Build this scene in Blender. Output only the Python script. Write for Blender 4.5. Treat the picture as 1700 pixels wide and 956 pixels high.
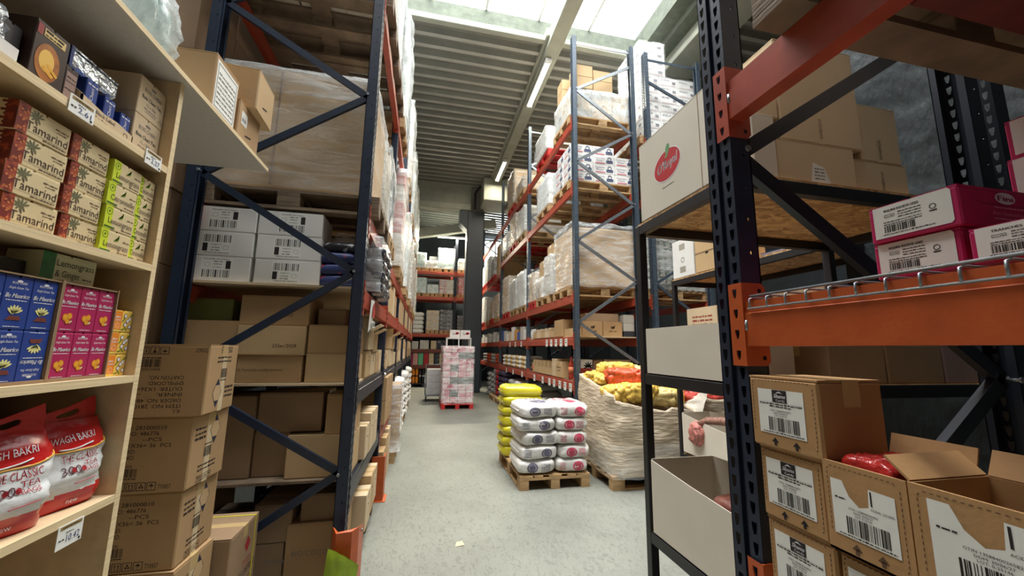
import bpy, math, random
from mathutils import Vector, Matrix, noise
from mathutils.bvhtree import BVHTree
random.seed(7)
for o in list(bpy.data.objects): bpy.data.objects.remove(o)
S = bpy.context.scene; COL = S.collection
R_ = random.uniform
# ---------------------------------------------------------------- camera
FPX = 645.0
def _cv(px, py): return Vector(((px-850)/FPX, (py-478)/FPX, 1.0))
_dy = _cv(705, 577).normalized()
_up = Vector((62/FPX, -4200/FPX, 1.0)); _up = (_up - _dy*_up.dot(_dy)).normalized()
_dx = _up.cross(_dy)
if _dx.x < 0: _dx = -_dx
right = Vector((_dx.x, _dy.x, _up.x)); down = Vector((_dx.y, _dy.y, _up.y)); fwd = Vector((_dx.z, _dy.z, _up.z))
cd = bpy.data.cameras.new('camera'); cam = bpy.data.objects.new('camera', cd); COL.objects.link(cam)
cd.sensor_width = 36; cd.lens = FPX*36/1700; cd.clip_start = .02; cd.clip_end = 200
mw = Matrix.Identity(4)
for i in range(3):
    mw[i][0] = right[i]; mw[i][1] = -down[i]; mw[i][2] = -fwd[i]
mw[0][3], mw[1][3], mw[2][3] = 0, 0, 1.5
cam.matrix_world = mw; S.camera = cam
# ---------------------------------------------------------------- world, daylight, exposure
w = bpy.data.worlds.new('sky'); S.world = w; w.use_nodes = True
bg = w.node_tree.nodes['Background']; bg.inputs[0].default_value = (.86, .94, 1, 1); bg.inputs[1].default_value = 2.0
S.view_settings.view_transform = 'Standard'; S.view_settings.look = 'None'
S.view_settings.gamma = 1; S.view_settings.use_curve_mapping = False
S.view_settings.exposure = 0.15
def area(name, loc, sx, sy, power, col, rot=(0, 0, 0)):
    l = bpy.data.lights.new(name, 'AREA'); l.shape = 'RECTANGLE'; l.size = sx; l.size_y = sy; l.energy = power; l.color = col
    o = bpy.data.objects.new(name, l); o.location = loc; o.rotation_euler = rot; COL.objects.link(o); return o
o_ = area('skylight_daylight', (0.9, 3.2, 10.6), 6.2, 5.6, 1800, (1, .995, .97)); o_.data.spread = math.radians(140)
area('back_window_daylight', (3.18, 18.75, 6.1), 1.3, 1.2, 120, (.9, .97, 1), (math.radians(-90), 0, 0))
# ---------------------------------------------------------------- materials
MT = {}
def mat(key, col, rough=.6, metal=0.0, var=.10, scale=6.0, stretch=(1, 1, 1), bump=0.0, bscale=30.0, bstretch=None, detail=3.0, spec=.5, trans=0.0, coat=0.0, col2=None, ramp=None, coord='Object'):
    if key in MT: return MT[key]
    m = bpy.data.materials.new(key); m.use_nodes = True; MT[key] = m
    nt = m.node_tree; N = nt.nodes; L = nt.links; b = N['Principled BSDF']
    b.inputs['Roughness'].default_value = rough; b.inputs['Metallic'].default_value = metal
    b.inputs['Specular IOR Level'].default_value = spec
    if trans: b.inputs['Transmission Weight'].default_value = trans
    if coat: b.inputs['Coat Weight'].default_value = coat; b.inputs['Coat Roughness'].default_value = .15
    c = tuple(col)
    if var > 0 or col2:
        tc = N.new('ShaderNodeTexCoord'); mp = N.new('ShaderNodeMapping'); nz = N.new('ShaderNodeTexNoise'); rp = N.new('ShaderNodeValToRGB')
        mp.inputs['Scale'].default_value = stretch; nz.inputs['Scale'].default_value = scale; nz.inputs['Detail'].default_value = detail
        L.new(tc.outputs[coord], mp.inputs[0]); L.new(mp.outputs[0], nz.inputs[0]); L.new(nz.outputs['Fac'], rp.inputs[0])
        a = tuple(max(0, x*(1-var)) for x in c) if not col2 else c
        d = tuple(min(1, x*(1+var)) for x in c) if not col2 else tuple(col2)
        r0, r1 = ramp or (.32, .68)
        rp.color_ramp.elements[0].position = r0; rp.color_ramp.elements[0].color = (*a, 1)
        rp.color_ramp.elements[1].position = r1; rp.color_ramp.elements[1].color = (*d, 1)
        L.new(rp.outputs[0], b.inputs['Base Color'])
    else: b.inputs['Base Color'].default_value = (*c, 1)
    if bump > 0:
        tc = N.new('ShaderNodeTexCoord'); mp = N.new('ShaderNodeMapping'); nz = N.new('ShaderNodeTexNoise'); bp = N.new('ShaderNodeBump')
        mp.inputs['Scale'].default_value = bstretch or stretch; nz.inputs['Scale'].default_value = bscale; nz.inputs['Detail'].default_value = 4
        bp.inputs['Strength'].default_value = bump; bp.inputs['Distance'].default_value = .02
        L.new(tc.outputs[coord], mp.inputs[0]); L.new(mp.outputs[0], nz.inputs[0]); L.new(nz.outputs['Fac'], bp.inputs['Height']); L.new(bp.outputs[0], b.inputs['Normal'])
    return m
def srgb(r, g, b):
    f = lambda c: (c/255/12.92 if c/255 <= .04045 else ((c/255+.055)/1.055)**2.4)
    return (f(r), f(g), f(b))
def emit(key, col, st):
    if key in MT: return MT[key]
    m = bpy.data.materials.new(key); m.use_nodes = True; MT[key] = m
    N = m.node_tree.nodes; b = N['Principled BSDF']; b.inputs['Base Color'].default_value = (*col, 1)
    b.inputs['Emission Color'].default_value = (*col, 1); b.inputs['Emission Strength'].default_value = st
    return m
def filmmat(key, lo, hi, stretch, scale, tint=(.92, .96, .96), rough=.22):
    m = bpy.data.materials.new(key); m.use_nodes = True; MT[key] = m
    nt = m.node_tree; N = nt.nodes; L = nt.links
    for n in list(N): N.remove(n)
    out = N.new('ShaderNodeOutputMaterial'); mix = N.new('ShaderNodeMixShader'); tr = N.new('ShaderNodeBsdfTransparent')
    pr = N.new('ShaderNodeBsdfPrincipled'); pr.inputs['Base Color'].default_value = (*tint, 1); pr.inputs['Roughness'].default_value = rough
    tc = N.new('ShaderNodeTexCoord'); mp = N.new('ShaderNodeMapping'); mp.inputs['Scale'].default_value = stretch
    nz = N.new('ShaderNodeTexNoise'); nz.inputs['Scale'].default_value = scale; nz.inputs['Detail'].default_value = 5; nz.inputs['Roughness'].default_value = .65; nz.inputs['Distortion'].default_value = .6
    mr = N.new('ShaderNodeMapRange'); mr.inputs['From Min'].default_value = .35; mr.inputs['From Max'].default_value = .72
    mr.inputs['To Min'].default_value = lo; mr.inputs['To Max'].default_value = hi
    bp = N.new('ShaderNodeBump'); bp.inputs['Strength'].default_value = .7; bp.inputs['Distance'].default_value = .02
    L.new(tc.outputs['Object'], mp.inputs[0]); L.new(mp.outputs[0], nz.inputs[0]); L.new(nz.outputs['Fac'], mr.inputs[0])
    L.new(nz.outputs['Fac'], bp.inputs['Height']); L.new(bp.outputs[0], pr.inputs['Normal'])
    L.new(mr.outputs[0], mix.inputs[0]); L.new(tr.outputs[0], mix.inputs[1]); L.new(pr.outputs[0], mix.inputs[2]); L.new(mix.outputs[0], out.inputs[0])
    return m
KRAFT = mat('kraft', srgb(174, 141, 100), .75, var=.07, scale=3, bump=.05, bscale=60, bstretch=(1, 1, .1))
KRAFT2 = mat('kraft_tan', srgb(190, 160, 118), .75, var=.06, scale=3, bump=.05, bscale=50)
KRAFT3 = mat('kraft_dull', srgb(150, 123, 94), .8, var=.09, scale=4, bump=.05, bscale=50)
KRAFTP = mat('kraft_pale', srgb(206, 184, 150), .8, var=.06, scale=3, bump=.05, bscale=40)
CREAM = mat('cream_card', srgb(222, 212, 186), .7, var=.05, scale=4)
WHITE = mat('white_card', srgb(225, 224, 220), .6, var=.04, scale=4)
WHITEG = mat('white_gloss', srgb(232, 233, 230), .3, var=.03, scale=5)
PAPER = mat('paper_label', srgb(234, 234, 228), .6, var=.03, scale=20)
TAPE = mat('packing_tape', srgb(196, 168, 120), .22, var=.08, scale=9, spec=.6)
CTAPE = mat('clear_tape', srgb(216, 196, 160), .2, var=.1, scale=9, spec=.6)
INK = mat('black_ink', srgb(34, 30, 30), .7, var=0)
INKB = mat('brown_ink', srgb(92, 66, 46), .7, var=0)
INKG = mat('grey_ink', srgb(120, 116, 110), .7, var=0)
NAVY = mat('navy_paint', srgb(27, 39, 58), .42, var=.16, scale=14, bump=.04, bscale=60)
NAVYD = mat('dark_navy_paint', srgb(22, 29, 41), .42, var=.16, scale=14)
STEEL = mat('blue_grey_steel', srgb(72, 84, 96), .4, metal=.3, var=.14, scale=20)
GALV = mat('galvanised', srgb(150, 156, 162), .35, metal=.75, var=.14, scale=30)
ORANGE = mat('orange_paint', srgb(184, 84, 38), .42, var=.10, scale=16, bump=.03, bscale=80)
RED = mat('red_orange_paint', srgb(164, 68, 46), .45, var=.12, scale=16)
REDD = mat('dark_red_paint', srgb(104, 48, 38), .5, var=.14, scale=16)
BLACK = mat('black_metal', srgb(26, 27, 30), .45, var=.15, scale=18)
DARK = mat('hollow_dark', srgb(10, 10, 12), .9, var=0)
WOOD = mat('pallet_wood', srgb(176, 144, 102), .8, var=.22, scale=7, stretch=(1, 1, 4), bump=.15, bscale=30, bstretch=(.4, .4, 3))
WOODG = mat('grey_pallet_wood', srgb(128, 110, 90), .85, var=.25, scale=7, stretch=(1, 1, 4), bump=.18, bscale=30, bstretch=(.4, .4, 3))
REDW = mat('red_pallet', srgb(190, 38, 34), .6, var=.12, scale=8)
PLY = mat('plywood', srgb(206, 182, 144), .6, var=.09, scale=4, stretch=(6, .5, 6), bump=.03, bscale=20)
PLYE = mat('plywood_edge', srgb(222, 200, 158), .7, var=.12, scale=8, stretch=(.5, .5, 30))
MELA = mat('white_melamine', srgb(206, 202, 194), .5, var=.04, scale=60)
def osbmat():
    m = mat('osb', srgb(190, 146, 94), .75, var=0, bump=.25, bscale=40); nt = m.node_tree; N = nt.nodes; L = nt.links
    tc = N.new('ShaderNodeTexCoord'); mp = N.new('ShaderNodeMapping'); mp.inputs['Scale'].default_value = (11, 34, 34); nz = N.new('ShaderNodeTexNoise'); nz.inputs['Scale'].default_value = 9; ad = N.new('ShaderNodeVectorMath'); ad.operation = 'MULTIPLY_ADD'
    ad.inputs[1].default_value = (.16, .16, .16); L.new(tc.outputs['Object'], nz.inputs[0]); L.new(nz.outputs['Color'], ad.inputs[0]); L.new(tc.outputs['Object'], ad.inputs[2]); L.new(ad.outputs[0], mp.inputs[0])
    vo = N.new('ShaderNodeTexVoronoi'); vo.inputs['Scale'].default_value = 1; L.new(mp.outputs[0], vo.inputs[0]); sp = N.new('ShaderNodeSeparateColor'); L.new(vo.outputs['Color'], sp.inputs[0])
    rp = N.new('ShaderNodeValToRGB'); rp.color_ramp.elements[0].color = (*srgb(150, 104, 60), 1); rp.color_ramp.elements[1].color = (*srgb(214, 172, 116), 1); L.new(sp.outputs[0], rp.inputs[0]); L.new(rp.outputs[0], N['Principled BSDF'].inputs['Base Color']); return m
OSB = osbmat()
def cardfloor():
    m = mat('concrete_floor', srgb(124, 126, 117), .55, var=.14, scale=1.3, detail=8, bump=.05, bscale=8)
    nt = m.node_tree; N = nt.nodes; L = nt.links; b = N['Principled BSDF']
    base = b.inputs['Base Color'].links[0].from_socket
    tc = N.new('ShaderNodeTexCoord'); mp = N.new('ShaderNodeMapping'); mp.inputs['Scale'].default_value = (5, 2.2, 1); mp.inputs['Rotation'].default_value = (0, 0, .5)
    nz = N.new('ShaderNodeTexNoise'); nz.inputs['Scale'].default_value = 7; nz.inputs['Detail'].default_value = 7; nz.inputs['Distortion'].default_value = 1.4
    rp = N.new('ShaderNodeValToRGB'); rp.color_ramp.elements[0].position = .30; rp.color_ramp.elements[0].color = (.55, .56, .56, 1)
    rp.color_ramp.elements[1].position = .50; rp.color_ramp.elements[1].color = (1, 1, 1, 1)
    mx = N.new('ShaderNodeMix'); mx.data_type = 'RGBA'; mx.blend_type = 'MULTIPLY'; mx.inputs[0].default_value = .72
    L.new(tc.outputs['Object'], mp.inputs[0]); L.new(mp.outputs[0], nz.inputs[0]); L.new(nz.outputs['Fac'], rp.inputs[0])
    L.new(base, mx.inputs[6]); L.new(rp.outputs[0], mx.inputs[7]); L.new(mx.outputs[2], b.inputs['Base Color'])
    return m
FLOOR = cardfloor()
CONC = mat('concrete', srgb(168, 170, 156), .85, var=.10, scale=3, detail=8, bump=.1, bscale=10)
CONCR = mat('rough_concrete', srgb(98, 105, 93), .9, var=.16, scale=8, detail=9, bump=.5, bscale=9)
DECKW = mat('deck_shaded_web', srgb(130, 130, 122), .6, var=.06, scale=3)  # darker deck tone: shade between the ribs painted onto webs and upper flanges
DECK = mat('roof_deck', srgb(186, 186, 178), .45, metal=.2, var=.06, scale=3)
WALLD = mat('dark_wall', srgb(58, 66, 72), .8, var=.10, scale=2, bump=.15, bscale=12)
WALLG = mat('dark_green_wall', srgb(30, 38, 40), .6, var=.14, scale=3, spec=.25, bump=.9, bscale=5, bstretch=(1, 2.2, 1))
PILLAR = mat('pillar_paint', srgb(48, 54, 62), .5, var=.08, scale=3)
FILM = filmmat('stretch_film', .08, .55, (1, 1, 5), 3.2)
FILMW = filmmat('milky_film', .22, .72, (2.2, 2.2, 1.4), 5, (.82, .87, .87))
FILMC = filmmat('clear_film', .04, .34, (1, 1, 6), 3)
# ---------------------------------------------------------------- mesh helpers
BASE = {}
TXT = {}
def textgeo(s):
    if s in TXT: return TXT[s]
    c = bpy.data.curves.new('t', 'FONT'); c.body = s; c.size = 1; c.resolution_u = 2
    o = bpy.data.objects.new('t', c); COL.objects.link(o)
    dg = bpy.context.evaluated_depsgraph_get(); me = bpy.data.meshes.new_from_object(o.evaluated_get(dg))
    v = [(p.co.x, p.co.y) for p in me.vertices]; f = [tuple(p.vertices) for p in me.polygons]
    bpy.data.objects.remove(o); bpy.data.curves.remove(c); bpy.data.meshes.remove(me)
    if v:
        x0 = min(p[0] for p in v); x1 = max(p[0] for p in v)
        v = [((p[0]-x0)/.70, p[1]/.70) for p in v]; wd = (x1-x0)/.70
    else: wd = 0
    TXT[s] = (v, f, wd); return TXT[s]
class MB:
    def __init__(s): s.v = []; s.f = []; s.m = []; s.s = []
    def add(s, vs, fs, mi=0, sm=False):
        o = len(s.v); s.v += [tuple(p) for p in vs]; s.f += [tuple(i+o for i in f) for f in fs]; s.m += [mi]*len(fs); s.s += [sm]*len(fs); return s
    def box(s, x0, x1, y0, y1, z0, z1, mi=0, bev=0):
        if bev <= 0:
            v = [(x, y, z) for z in (z0, z1) for y in (y0, y1) for x in (x0, x1)]
            return s.add(v, [(0, 2, 3, 1), (4, 5, 7, 6), (0, 1, 5, 4), (2, 6, 7, 3), (0, 4, 6, 2), (1, 3, 7, 5)], mi)
        b = min(bev, (x1-x0)*.45, (y1-y0)*.45, (z1-z0)*.45); v = []; ix = {}
        X = (x0, x1); Y = (y0, y1); Z = (z0, z1)
        for i in (0, 1):
            for j in (0, 1):
                for k in (0, 1):
                    a = (b, -b)
                    ix[i, j, k, 0] = len(v); v.append((X[i], Y[j]+a[j], Z[k]+a[k]))
                    ix[i, j, k, 1] = len(v); v.append((X[i]+a[i], Y[j], Z[k]+a[k]))
                    ix[i, j, k, 2] = len(v); v.append((X[i]+a[i], Y[j]+a[j], Z[k]))
        F = []
        def q(l, flip): F.append(tuple(l[::-1]) if flip else tuple(l))
        for i in (0, 1): q([ix[i, 0, 0, 0], ix[i, 1, 0, 0], ix[i, 1, 1, 0], ix[i, 0, 1, 0]], i == 0)
        for j in (0, 1): q([ix[0, j, 0, 1], ix[1, j, 0, 1], ix[1, j, 1, 1], ix[0, j, 1, 1]], j == 1)
        for k in (0, 1): q([ix[0, 0, k, 2], ix[1, 0, k, 2], ix[1, 1, k, 2], ix[0, 1, k, 2]], k == 0)
        for i in (0, 1):
            for j in (0, 1): q([ix[i, j, 0, 0], ix[i, j, 1, 0], ix[i, j, 1, 1], ix[i, j, 0, 1]], (i == j))
        for i in (0, 1):
            for k in (0, 1): q([ix[i, 0, k, 0], ix[i, 1, k, 0], ix[i, 1, k, 2], ix[i, 0, k, 2]], (i != k))
        for j in (0, 1):
            for k in (0, 1): q([ix[0, j, k, 1], ix[1, j, k, 1], ix[1, j, k, 2], ix[0, j, k, 2]], (j == k))
        for i in (0, 1):
            for j in (0, 1):
                for k in (0, 1): q([ix[i, j, k, 0], ix[i, j, k, 1], ix[i, j, k, 2]], (i+j+k) % 2 == 0)
        return s.add(v, F, mi)
    def obox(s, c, sz, M=None, mi=0, bev=0):
        t = MB(); t.box(-sz[0]/2, sz[0]/2, -sz[1]/2, sz[1]/2, -sz[2]/2, sz[2]/2, 0, bev); c = Vector(c)
        vs = [(M @ Vector(p) if M else Vector(p))+c for p in t.v]; return s.add(vs, t.f, mi)
    def bar(s, p, q, wx, wy, mi=0, up=(0, 0, 1), bev=0):
        p = Vector(p); q = Vector(q); d = (q-p); L = d.length; d.normalize(); up = Vector(up)
        if abs(d.dot(up)) > .95: up = Vector((1, 0, 0))
        a = up.cross(d).normalized(); b = d.cross(a); M = Matrix((a, b, d)).transposed()
        return s.obox((p+q)/2, (wx, wy, L), M, mi, bev)
    def tube(s, pts, r, n=8, mi=0, caps=True, rs=None):
        P = [Vector(p) for p in pts]; v = []; F = []; a = None
        for i, p in enumerate(P):
            d = (P[min(i+1, len(P)-1)]-P[max(i-1, 0)]).normalized()
            if a is None:
                a = d.cross(Vector((0, 0, 1)) if abs(d.z) < .9 else Vector((1, 0, 0))).normalized()
            a = (a-d*a.dot(d)).normalized(); b = d.cross(a); rr = rs[i] if rs else r
            for k in range(n):
                t = 2*math.pi*k/n; v.append(p+(a*math.cos(t)+b*math.sin(t))*rr)
        for i in range(len(P)-1):
            for k in range(n): F.append((i*n+k, i*n+(k+1) % n, (i+1)*n+(k+1) % n, (i+1)*n+k))
        s.add(v, F, mi, True)
        if caps:
            o = len(s.v)-len(v); s.f += [tuple(o+k for k in range(n))[::-1], tuple(o+(len(P)-1)*n+k for k in range(n))]; s.m += [mi]*2; s.s += [False]*2
        return s
    def lathe(s, prof, n=14, c=(0, 0, 0), mi=0):
        v = []; F = []
        for r, z in prof:
            for k in range(n):
                t = 2*math.pi*k/n; v.append((c[0]+r*math.cos(t), c[1]+r*math.sin(t), c[2]+z))
        for i in range(len(prof)-1):
            for k in range(n): F.append((i*n+k, i*n+(k+1) % n, (i+1)*n+(k+1) % n, (i+1)*n+k))
        F.append(tuple(range(n))[::-1]); F.append(tuple((len(prof)-1)*n+k for k in range(n)))
        return s.add(v, F, mi, True)
    def prism(s, poly, mapf, a, b, mi=0):      # poly (u,v), mapf(u,v,t) -> xyz, from t=a to t=b
        n = len(poly); v = [mapf(u, w_, a) for u, w_ in poly]+[mapf(u, w_, b) for u, w_ in poly]
        F = [tuple(range(n))[::-1], tuple(range(n, 2*n))]+[(i, (i+1) % n, n+(i+1) % n, n+i) for i in range(n)]
        return s.add(v, F, mi)
    def grid(s, fn, nu, nv, mi=0, sm=True, closeu=False):
        v = [fn(i/nu, j/nv) for j in range(nv+1) for i in range(nu+(0 if closeu else 1))]; w_ = nu+(0 if closeu else 1)
        F = [(j*w_+i, j*w_+(i+1) % w_, (j+1)*w_+(i+1) % w_, (j+1)*w_+i) for j in range(nv) for i in range(nu)]
        return s.add(v, F, mi, sm)
    # --- flat print on a face frame F = (origin, u, v, normal)
    def pt(s, F, u, v, off): return F[0]+F[1]*u+F[2]*v+F[3]*off
    def poly(s, F, pts, mi=0, off=.0006): return s.add([s.pt(F, u, v, off) for u, v in pts], [tuple(range(len(pts)))], mi)
    def rect(s, F, u0, v0, u1, v1, mi=0, off=.0006): return s.poly(F, [(u0, v0), (u1, v0), (u1, v1), (u0, v1)], mi, off)
    def frame(s, F, u0, v0, u1, v1, t, mi=0, off=.0006):
        s.rect(F, u0, v0, u1, v0+t, mi, off); s.rect(F, u0, v1-t, u1, v1, mi, off); s.rect(F, u0, v0, u0+t, v1, mi, off); return s.rect(F, u1-t, v0, u1, v1, mi, off)
    def ell(s, F, cu, cv, ru, rv, mi=0, off=.0006, rot=0, n=28):
        c, d = math.cos(rot), math.sin(rot)
        return s.poly(F, [(cu+ru*math.cos(t)*c-rv*math.sin(t)*d, cv+ru*math.cos(t)*d+rv*math.sin(t)*c) for t in [2*math.pi*k/n for k in range(n)]], mi, off)
    def ring(s, F, cu, cv, r, t, mi=0, off=.0006, n=20, ry=None):
        ry = ry or r; v = []
        for k in range(n):
            a = 2*math.pi*k/n; v += [s.pt(F, cu+r*math.cos(a), cv+ry*math.sin(a), off), s.pt(F, cu+(r-t)*math.cos(a), cv+(ry-t)*math.sin(a), off)]
        return s.add(v, [(2*k, (2*k+2) % (2*n), (2*k+3) % (2*n), 2*k+1) for k in range(n)], mi)
    def bars(s, F, u0, v0, u1, v1, n=26, mi=0, off=.0006, seed=1):
        r = random.Random(seed); ws = [r.choice((1, 1, 2, 3)) for _ in range(2*n)]; k = (u1-u0)/sum(ws); u = u0
        for i, w_ in enumerate(ws):
            if i % 2 == 0: s.rect(F, u, v0, u+w_*k, v1, mi, off)
            u += w_*k
        return s
    def txt(s, F, t, u, v, h, mi=0, w=None, al='L', rot=0, off=.0006, shear=0, bold=0):
        vs, fs, wd = textgeo(t); sx = h if w is None or wd == 0 else w/wd
        du = 0 if al == 'L' else (-wd*sx/2 if al == 'C' else -wd*sx); c, d = math.cos(rot), math.sin(rot)
        for bo in ([0] if not bold else [-bold, bold]):
            P = []
            for x, y in vs:
                a = x*sx+du+y*h*shear+bo; b = y*h
                P.append(s.pt(F, u+a*c-b*d, v+a*d+b*c, off))
            s.add(P, fs, mi)
        return s
    def fake(s, F, u0, v, u1, h, mi=0, off=.0006, seed=0):     # a line of print too small to read
        r = random.Random(seed); u = u0
        while u < u1:
            w_ = h*r.uniform(.9, 3.2); s.rect(F, u, v, min(u+w_, u1), v+h*r.uniform(.55, .9), mi, off); u += w_+h*.45
        return s
    def build(s, name, mats, parent=None, local=False, smooth=False, share=None):
        if not isinstance(mats, (list, tuple)): mats = [mats]
        if parent is None and not local:
            xs = [p[0] for p in s.v]; ys = [p[1] for p in s.v]; zs = [p[2] for p in s.v]
            b = Vector(((min(xs)+max(xs))/2, (min(ys)+max(ys))/2, min(zs)))
        elif local: b = Vector((0, 0, 0))
        else: b = BASE.get(parent.name, Vector((0, 0, 0)))
        me = bpy.data.meshes.new(name); me.from_pydata([(p[0]-b[0], p[1]-b[1], p[2]-b[2]) for p in s.v], [], s.f)
        for m in mats: me.materials.append(m)
        me.polygons.foreach_set('material_index', s.m); me.polygons.foreach_set('use_smooth', [True]*len(s.f) if smooth else s.s); me.update()
        o = bpy.data.objects.new(name, me); COL.objects.link(o)
        if parent is not None: o.parent = parent; BASE[o.name] = BASE.get(parent.name, Vector((0, 0, 0)))
        elif not local: o.location = b; BASE[o.name] = b
        return o
def link(name, me, parent, loc=(0, 0, 0), rz=0):
    o = bpy.data.objects.new(name, me); COL.objects.link(o); o.parent = parent; o.location = loc; o.rotation_euler[2] = rz
    BASE[o.name] = Vector((0, 0, 0)); return o
def tag(o, label=None, cat=None, group=None, kind=None):
    if label: o['label'] = label
    if cat: o['category'] = cat
    if group: o['group'] = group
    if kind: o['kind'] = kind
    return o
def thing(name, label, cat, loc=(0, 0, 0), group=None, rz=0, local=False):
    o = bpy.data.objects.new(name, None); COL.objects.link(o); o.empty_display_size = .05; o.location = loc; o.rotation_euler[2] = rz
    BASE[o.name] = Vector((0, 0, 0)) if local else Vector(loc); return tag(o, label, cat, group)
def copy_tree(o, parent=None, loc=None, rz=None, label=None, group=None):
    c = o.copy(); COL.objects.link(c); c.parent = parent
    if loc is not None: c.location = loc
    if rz is not None: c.rotation_euler[2] = rz
    if label: c['label'] = label
    if group: c['group'] = group
    for ch in o.children: copy_tree(ch, c)
    return c
V = Vector
def faces(x0, x1, y0, y1, z0, z1):
    X, Y, Z = V((1, 0, 0)), V((0, 1, 0)), V((0, 0, 1))
    return {'-x': (V((x0, y1, z0)), -Y, Z, -X), '+x': (V((x1, y0, z0)), Y, Z, X), '-y': (V((x0, y0, z0)), X, Z, -Y), '+y': (V((x1, y1, z0)), -X, Z, Y), '+z': (V((x0, y0, z1)), X, Y, Z), '-z': (V((x0, y1, z0)), X, -Y, -Z)}
ORD = ['first', 'second', 'third', 'fourth', 'fifth', 'sixth', 'seventh', 'eighth', 'ninth', 'tenth', 'eleventh', 'twelfth', 'thirteenth', 'fourteenth', 'fifteenth', 'sixteenth', 'seventeenth', 'eighteenth', 'nineteenth', 'twentieth']
def fbm(x, y, z, s=1.0): return noise.noise(V((x*s, y*s, z*s)))
# ================================================================ the hall
def struct(b, name, m, parent=None):
    o = b.build(name, m, parent)
    if parent is None: tag(o, kind='structure')
    return o
fl = struct(MB().box(-2.3, 9.2, -4, 21, -.1, 0), 'floor', FLOOR)
wl = struct(MB().box(-2.45, -2.3, -4, 21, 0, 8), 'wall_left', WALLD)
struct(MB().box(9.2, 9.35, -4, 21, 0, 8), 'wall_far_right', WALLD)
struct(MB().box(-2.3, 9.2, -4.15, -4, 0, 7.6), 'wall_front', mat('pale_wall', srgb(120, 118, 112), .8))
bw = MB()
bw.box(-2.3, 2.45, 18.4, 18.55, 0, 8); bw.box(2.45, 3.9, 18.4, 18.55, 0, 5.45); bw.box(2.45, 3.9, 18.4, 18.55, 6.75, 8); bw.box(3.9, 9.2, 18.4, 18.55, 0, 8)
struct(bw, 'wall_back', WALLD)
# rough painted wall behind the near rack
def roughwall():
    b = MB()
    def fn(u, v):
        y = -3.9+u*6.1; z = v*7.4
        d = .035*abs(fbm(y*1.1, z*1.6, 0))+.02*abs(fbm(y*5, z*9, 3))+.012*fbm(y*14, z*22, 7)
        return (3.0-d, y, z)
    b.grid(fn, 150, 150); b.box(3.0, 3.2, -3.9, 2.2, 0, 7.4)
    return b
struct(roughwall(), 'wall_right', WALLG)
# corrugated roof deck, ribs running across the aisle
def deck(x0, x1, y0, y1, z, pitch=.30, h=.10):
    b = MB(); prof = []; y = y0
    while y < y1-.01:
        prof += [(y, z+h), (y+pitch*.48, z+h), (y+pitch*.62, z), (y+pitch*.92, z)]; y += pitch
    prof.append((y1, z+h)); v = []; F = []
    for a, c in prof: v += [(x0, a, c), (x1, a, c)]
    for i in range(len(prof)-1): F.append((2*i, 2*i+1, 2*i+3, 2*i+2))
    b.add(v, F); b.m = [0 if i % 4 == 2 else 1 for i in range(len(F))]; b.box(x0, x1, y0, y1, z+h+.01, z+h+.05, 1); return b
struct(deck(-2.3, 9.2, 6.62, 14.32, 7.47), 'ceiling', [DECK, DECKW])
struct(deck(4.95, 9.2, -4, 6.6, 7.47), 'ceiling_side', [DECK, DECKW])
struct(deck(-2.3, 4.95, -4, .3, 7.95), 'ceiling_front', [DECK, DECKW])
def slope():
    b = deck(-2.3, 9.2, 14.3, 18.6, 7.0); b.v = [(p[0], p[1], p[2]+(p[0]-3.0)*-.035+(.0)) for p in b.v]; return b
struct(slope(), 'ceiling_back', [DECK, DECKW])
# skylight: kerb, glazing bars and pale panes
kb = MB().box(-2.3, 4.25, 6.5, 6.62, 7.55, 7.90)
struct(kb, 'trim_1', CONCR)
struct(MB().box(-2.3, 4.25, 6.44, 6.56, 7.44, 7.56, bev=.01), 'trim_2', CONC)
struct(MB().box(3.98, 4.25, -4, 6.5, 7.50, 7.90).box(4.25, 4.62, -4, 6.5, 7.36, 7.62), 'trim_3', CONCR)
struct(MB().box(4.5, 4.98, -4, 6.3, 7.12, 7.60, bev=.02).box(4.42, 5.06, -4, 6.3, 7.02, 7.14, bev=.01), 'trim_4', CONC)
sky = thing('window_1', None, None, (1, 1.5, 7.9)); tag(sky, 'white translucent roof skylight above the aisle', None, kind='structure')
PANE = bpy.data.materials.new('skylight_pane'); PANE.use_nodes = True
_n = PANE.node_tree.nodes; _l = PANE.node_tree.links
for n in list(_n): _n.remove(n)
_o = _n.new('ShaderNodeOutputMaterial'); _m = _n.new('ShaderNodeMixShader'); _t = _n.new('ShaderNodeBsdfTransparent'); _d = _n.new('ShaderNodeBsdfTranslucent')
_m.inputs[0].default_value = .12; _l.new(_t.outputs[0], _m.inputs[1]); _l.new(_d.outputs[0], _m.inputs[2]); _l.new(_m.outputs[0], _o.inputs[0])
for i in range(6):
    x = -2.3+i*1.05
    MB().box(x+.02, x+1.03, .3, 6.52, 7.905, 7.912).build('pane', PANE, sky)
    if i: MB().box(x-.02, x+.02, .3, 6.52, 7.90, 7.95).build('glazing_bar', WHITEG, sky)
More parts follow.
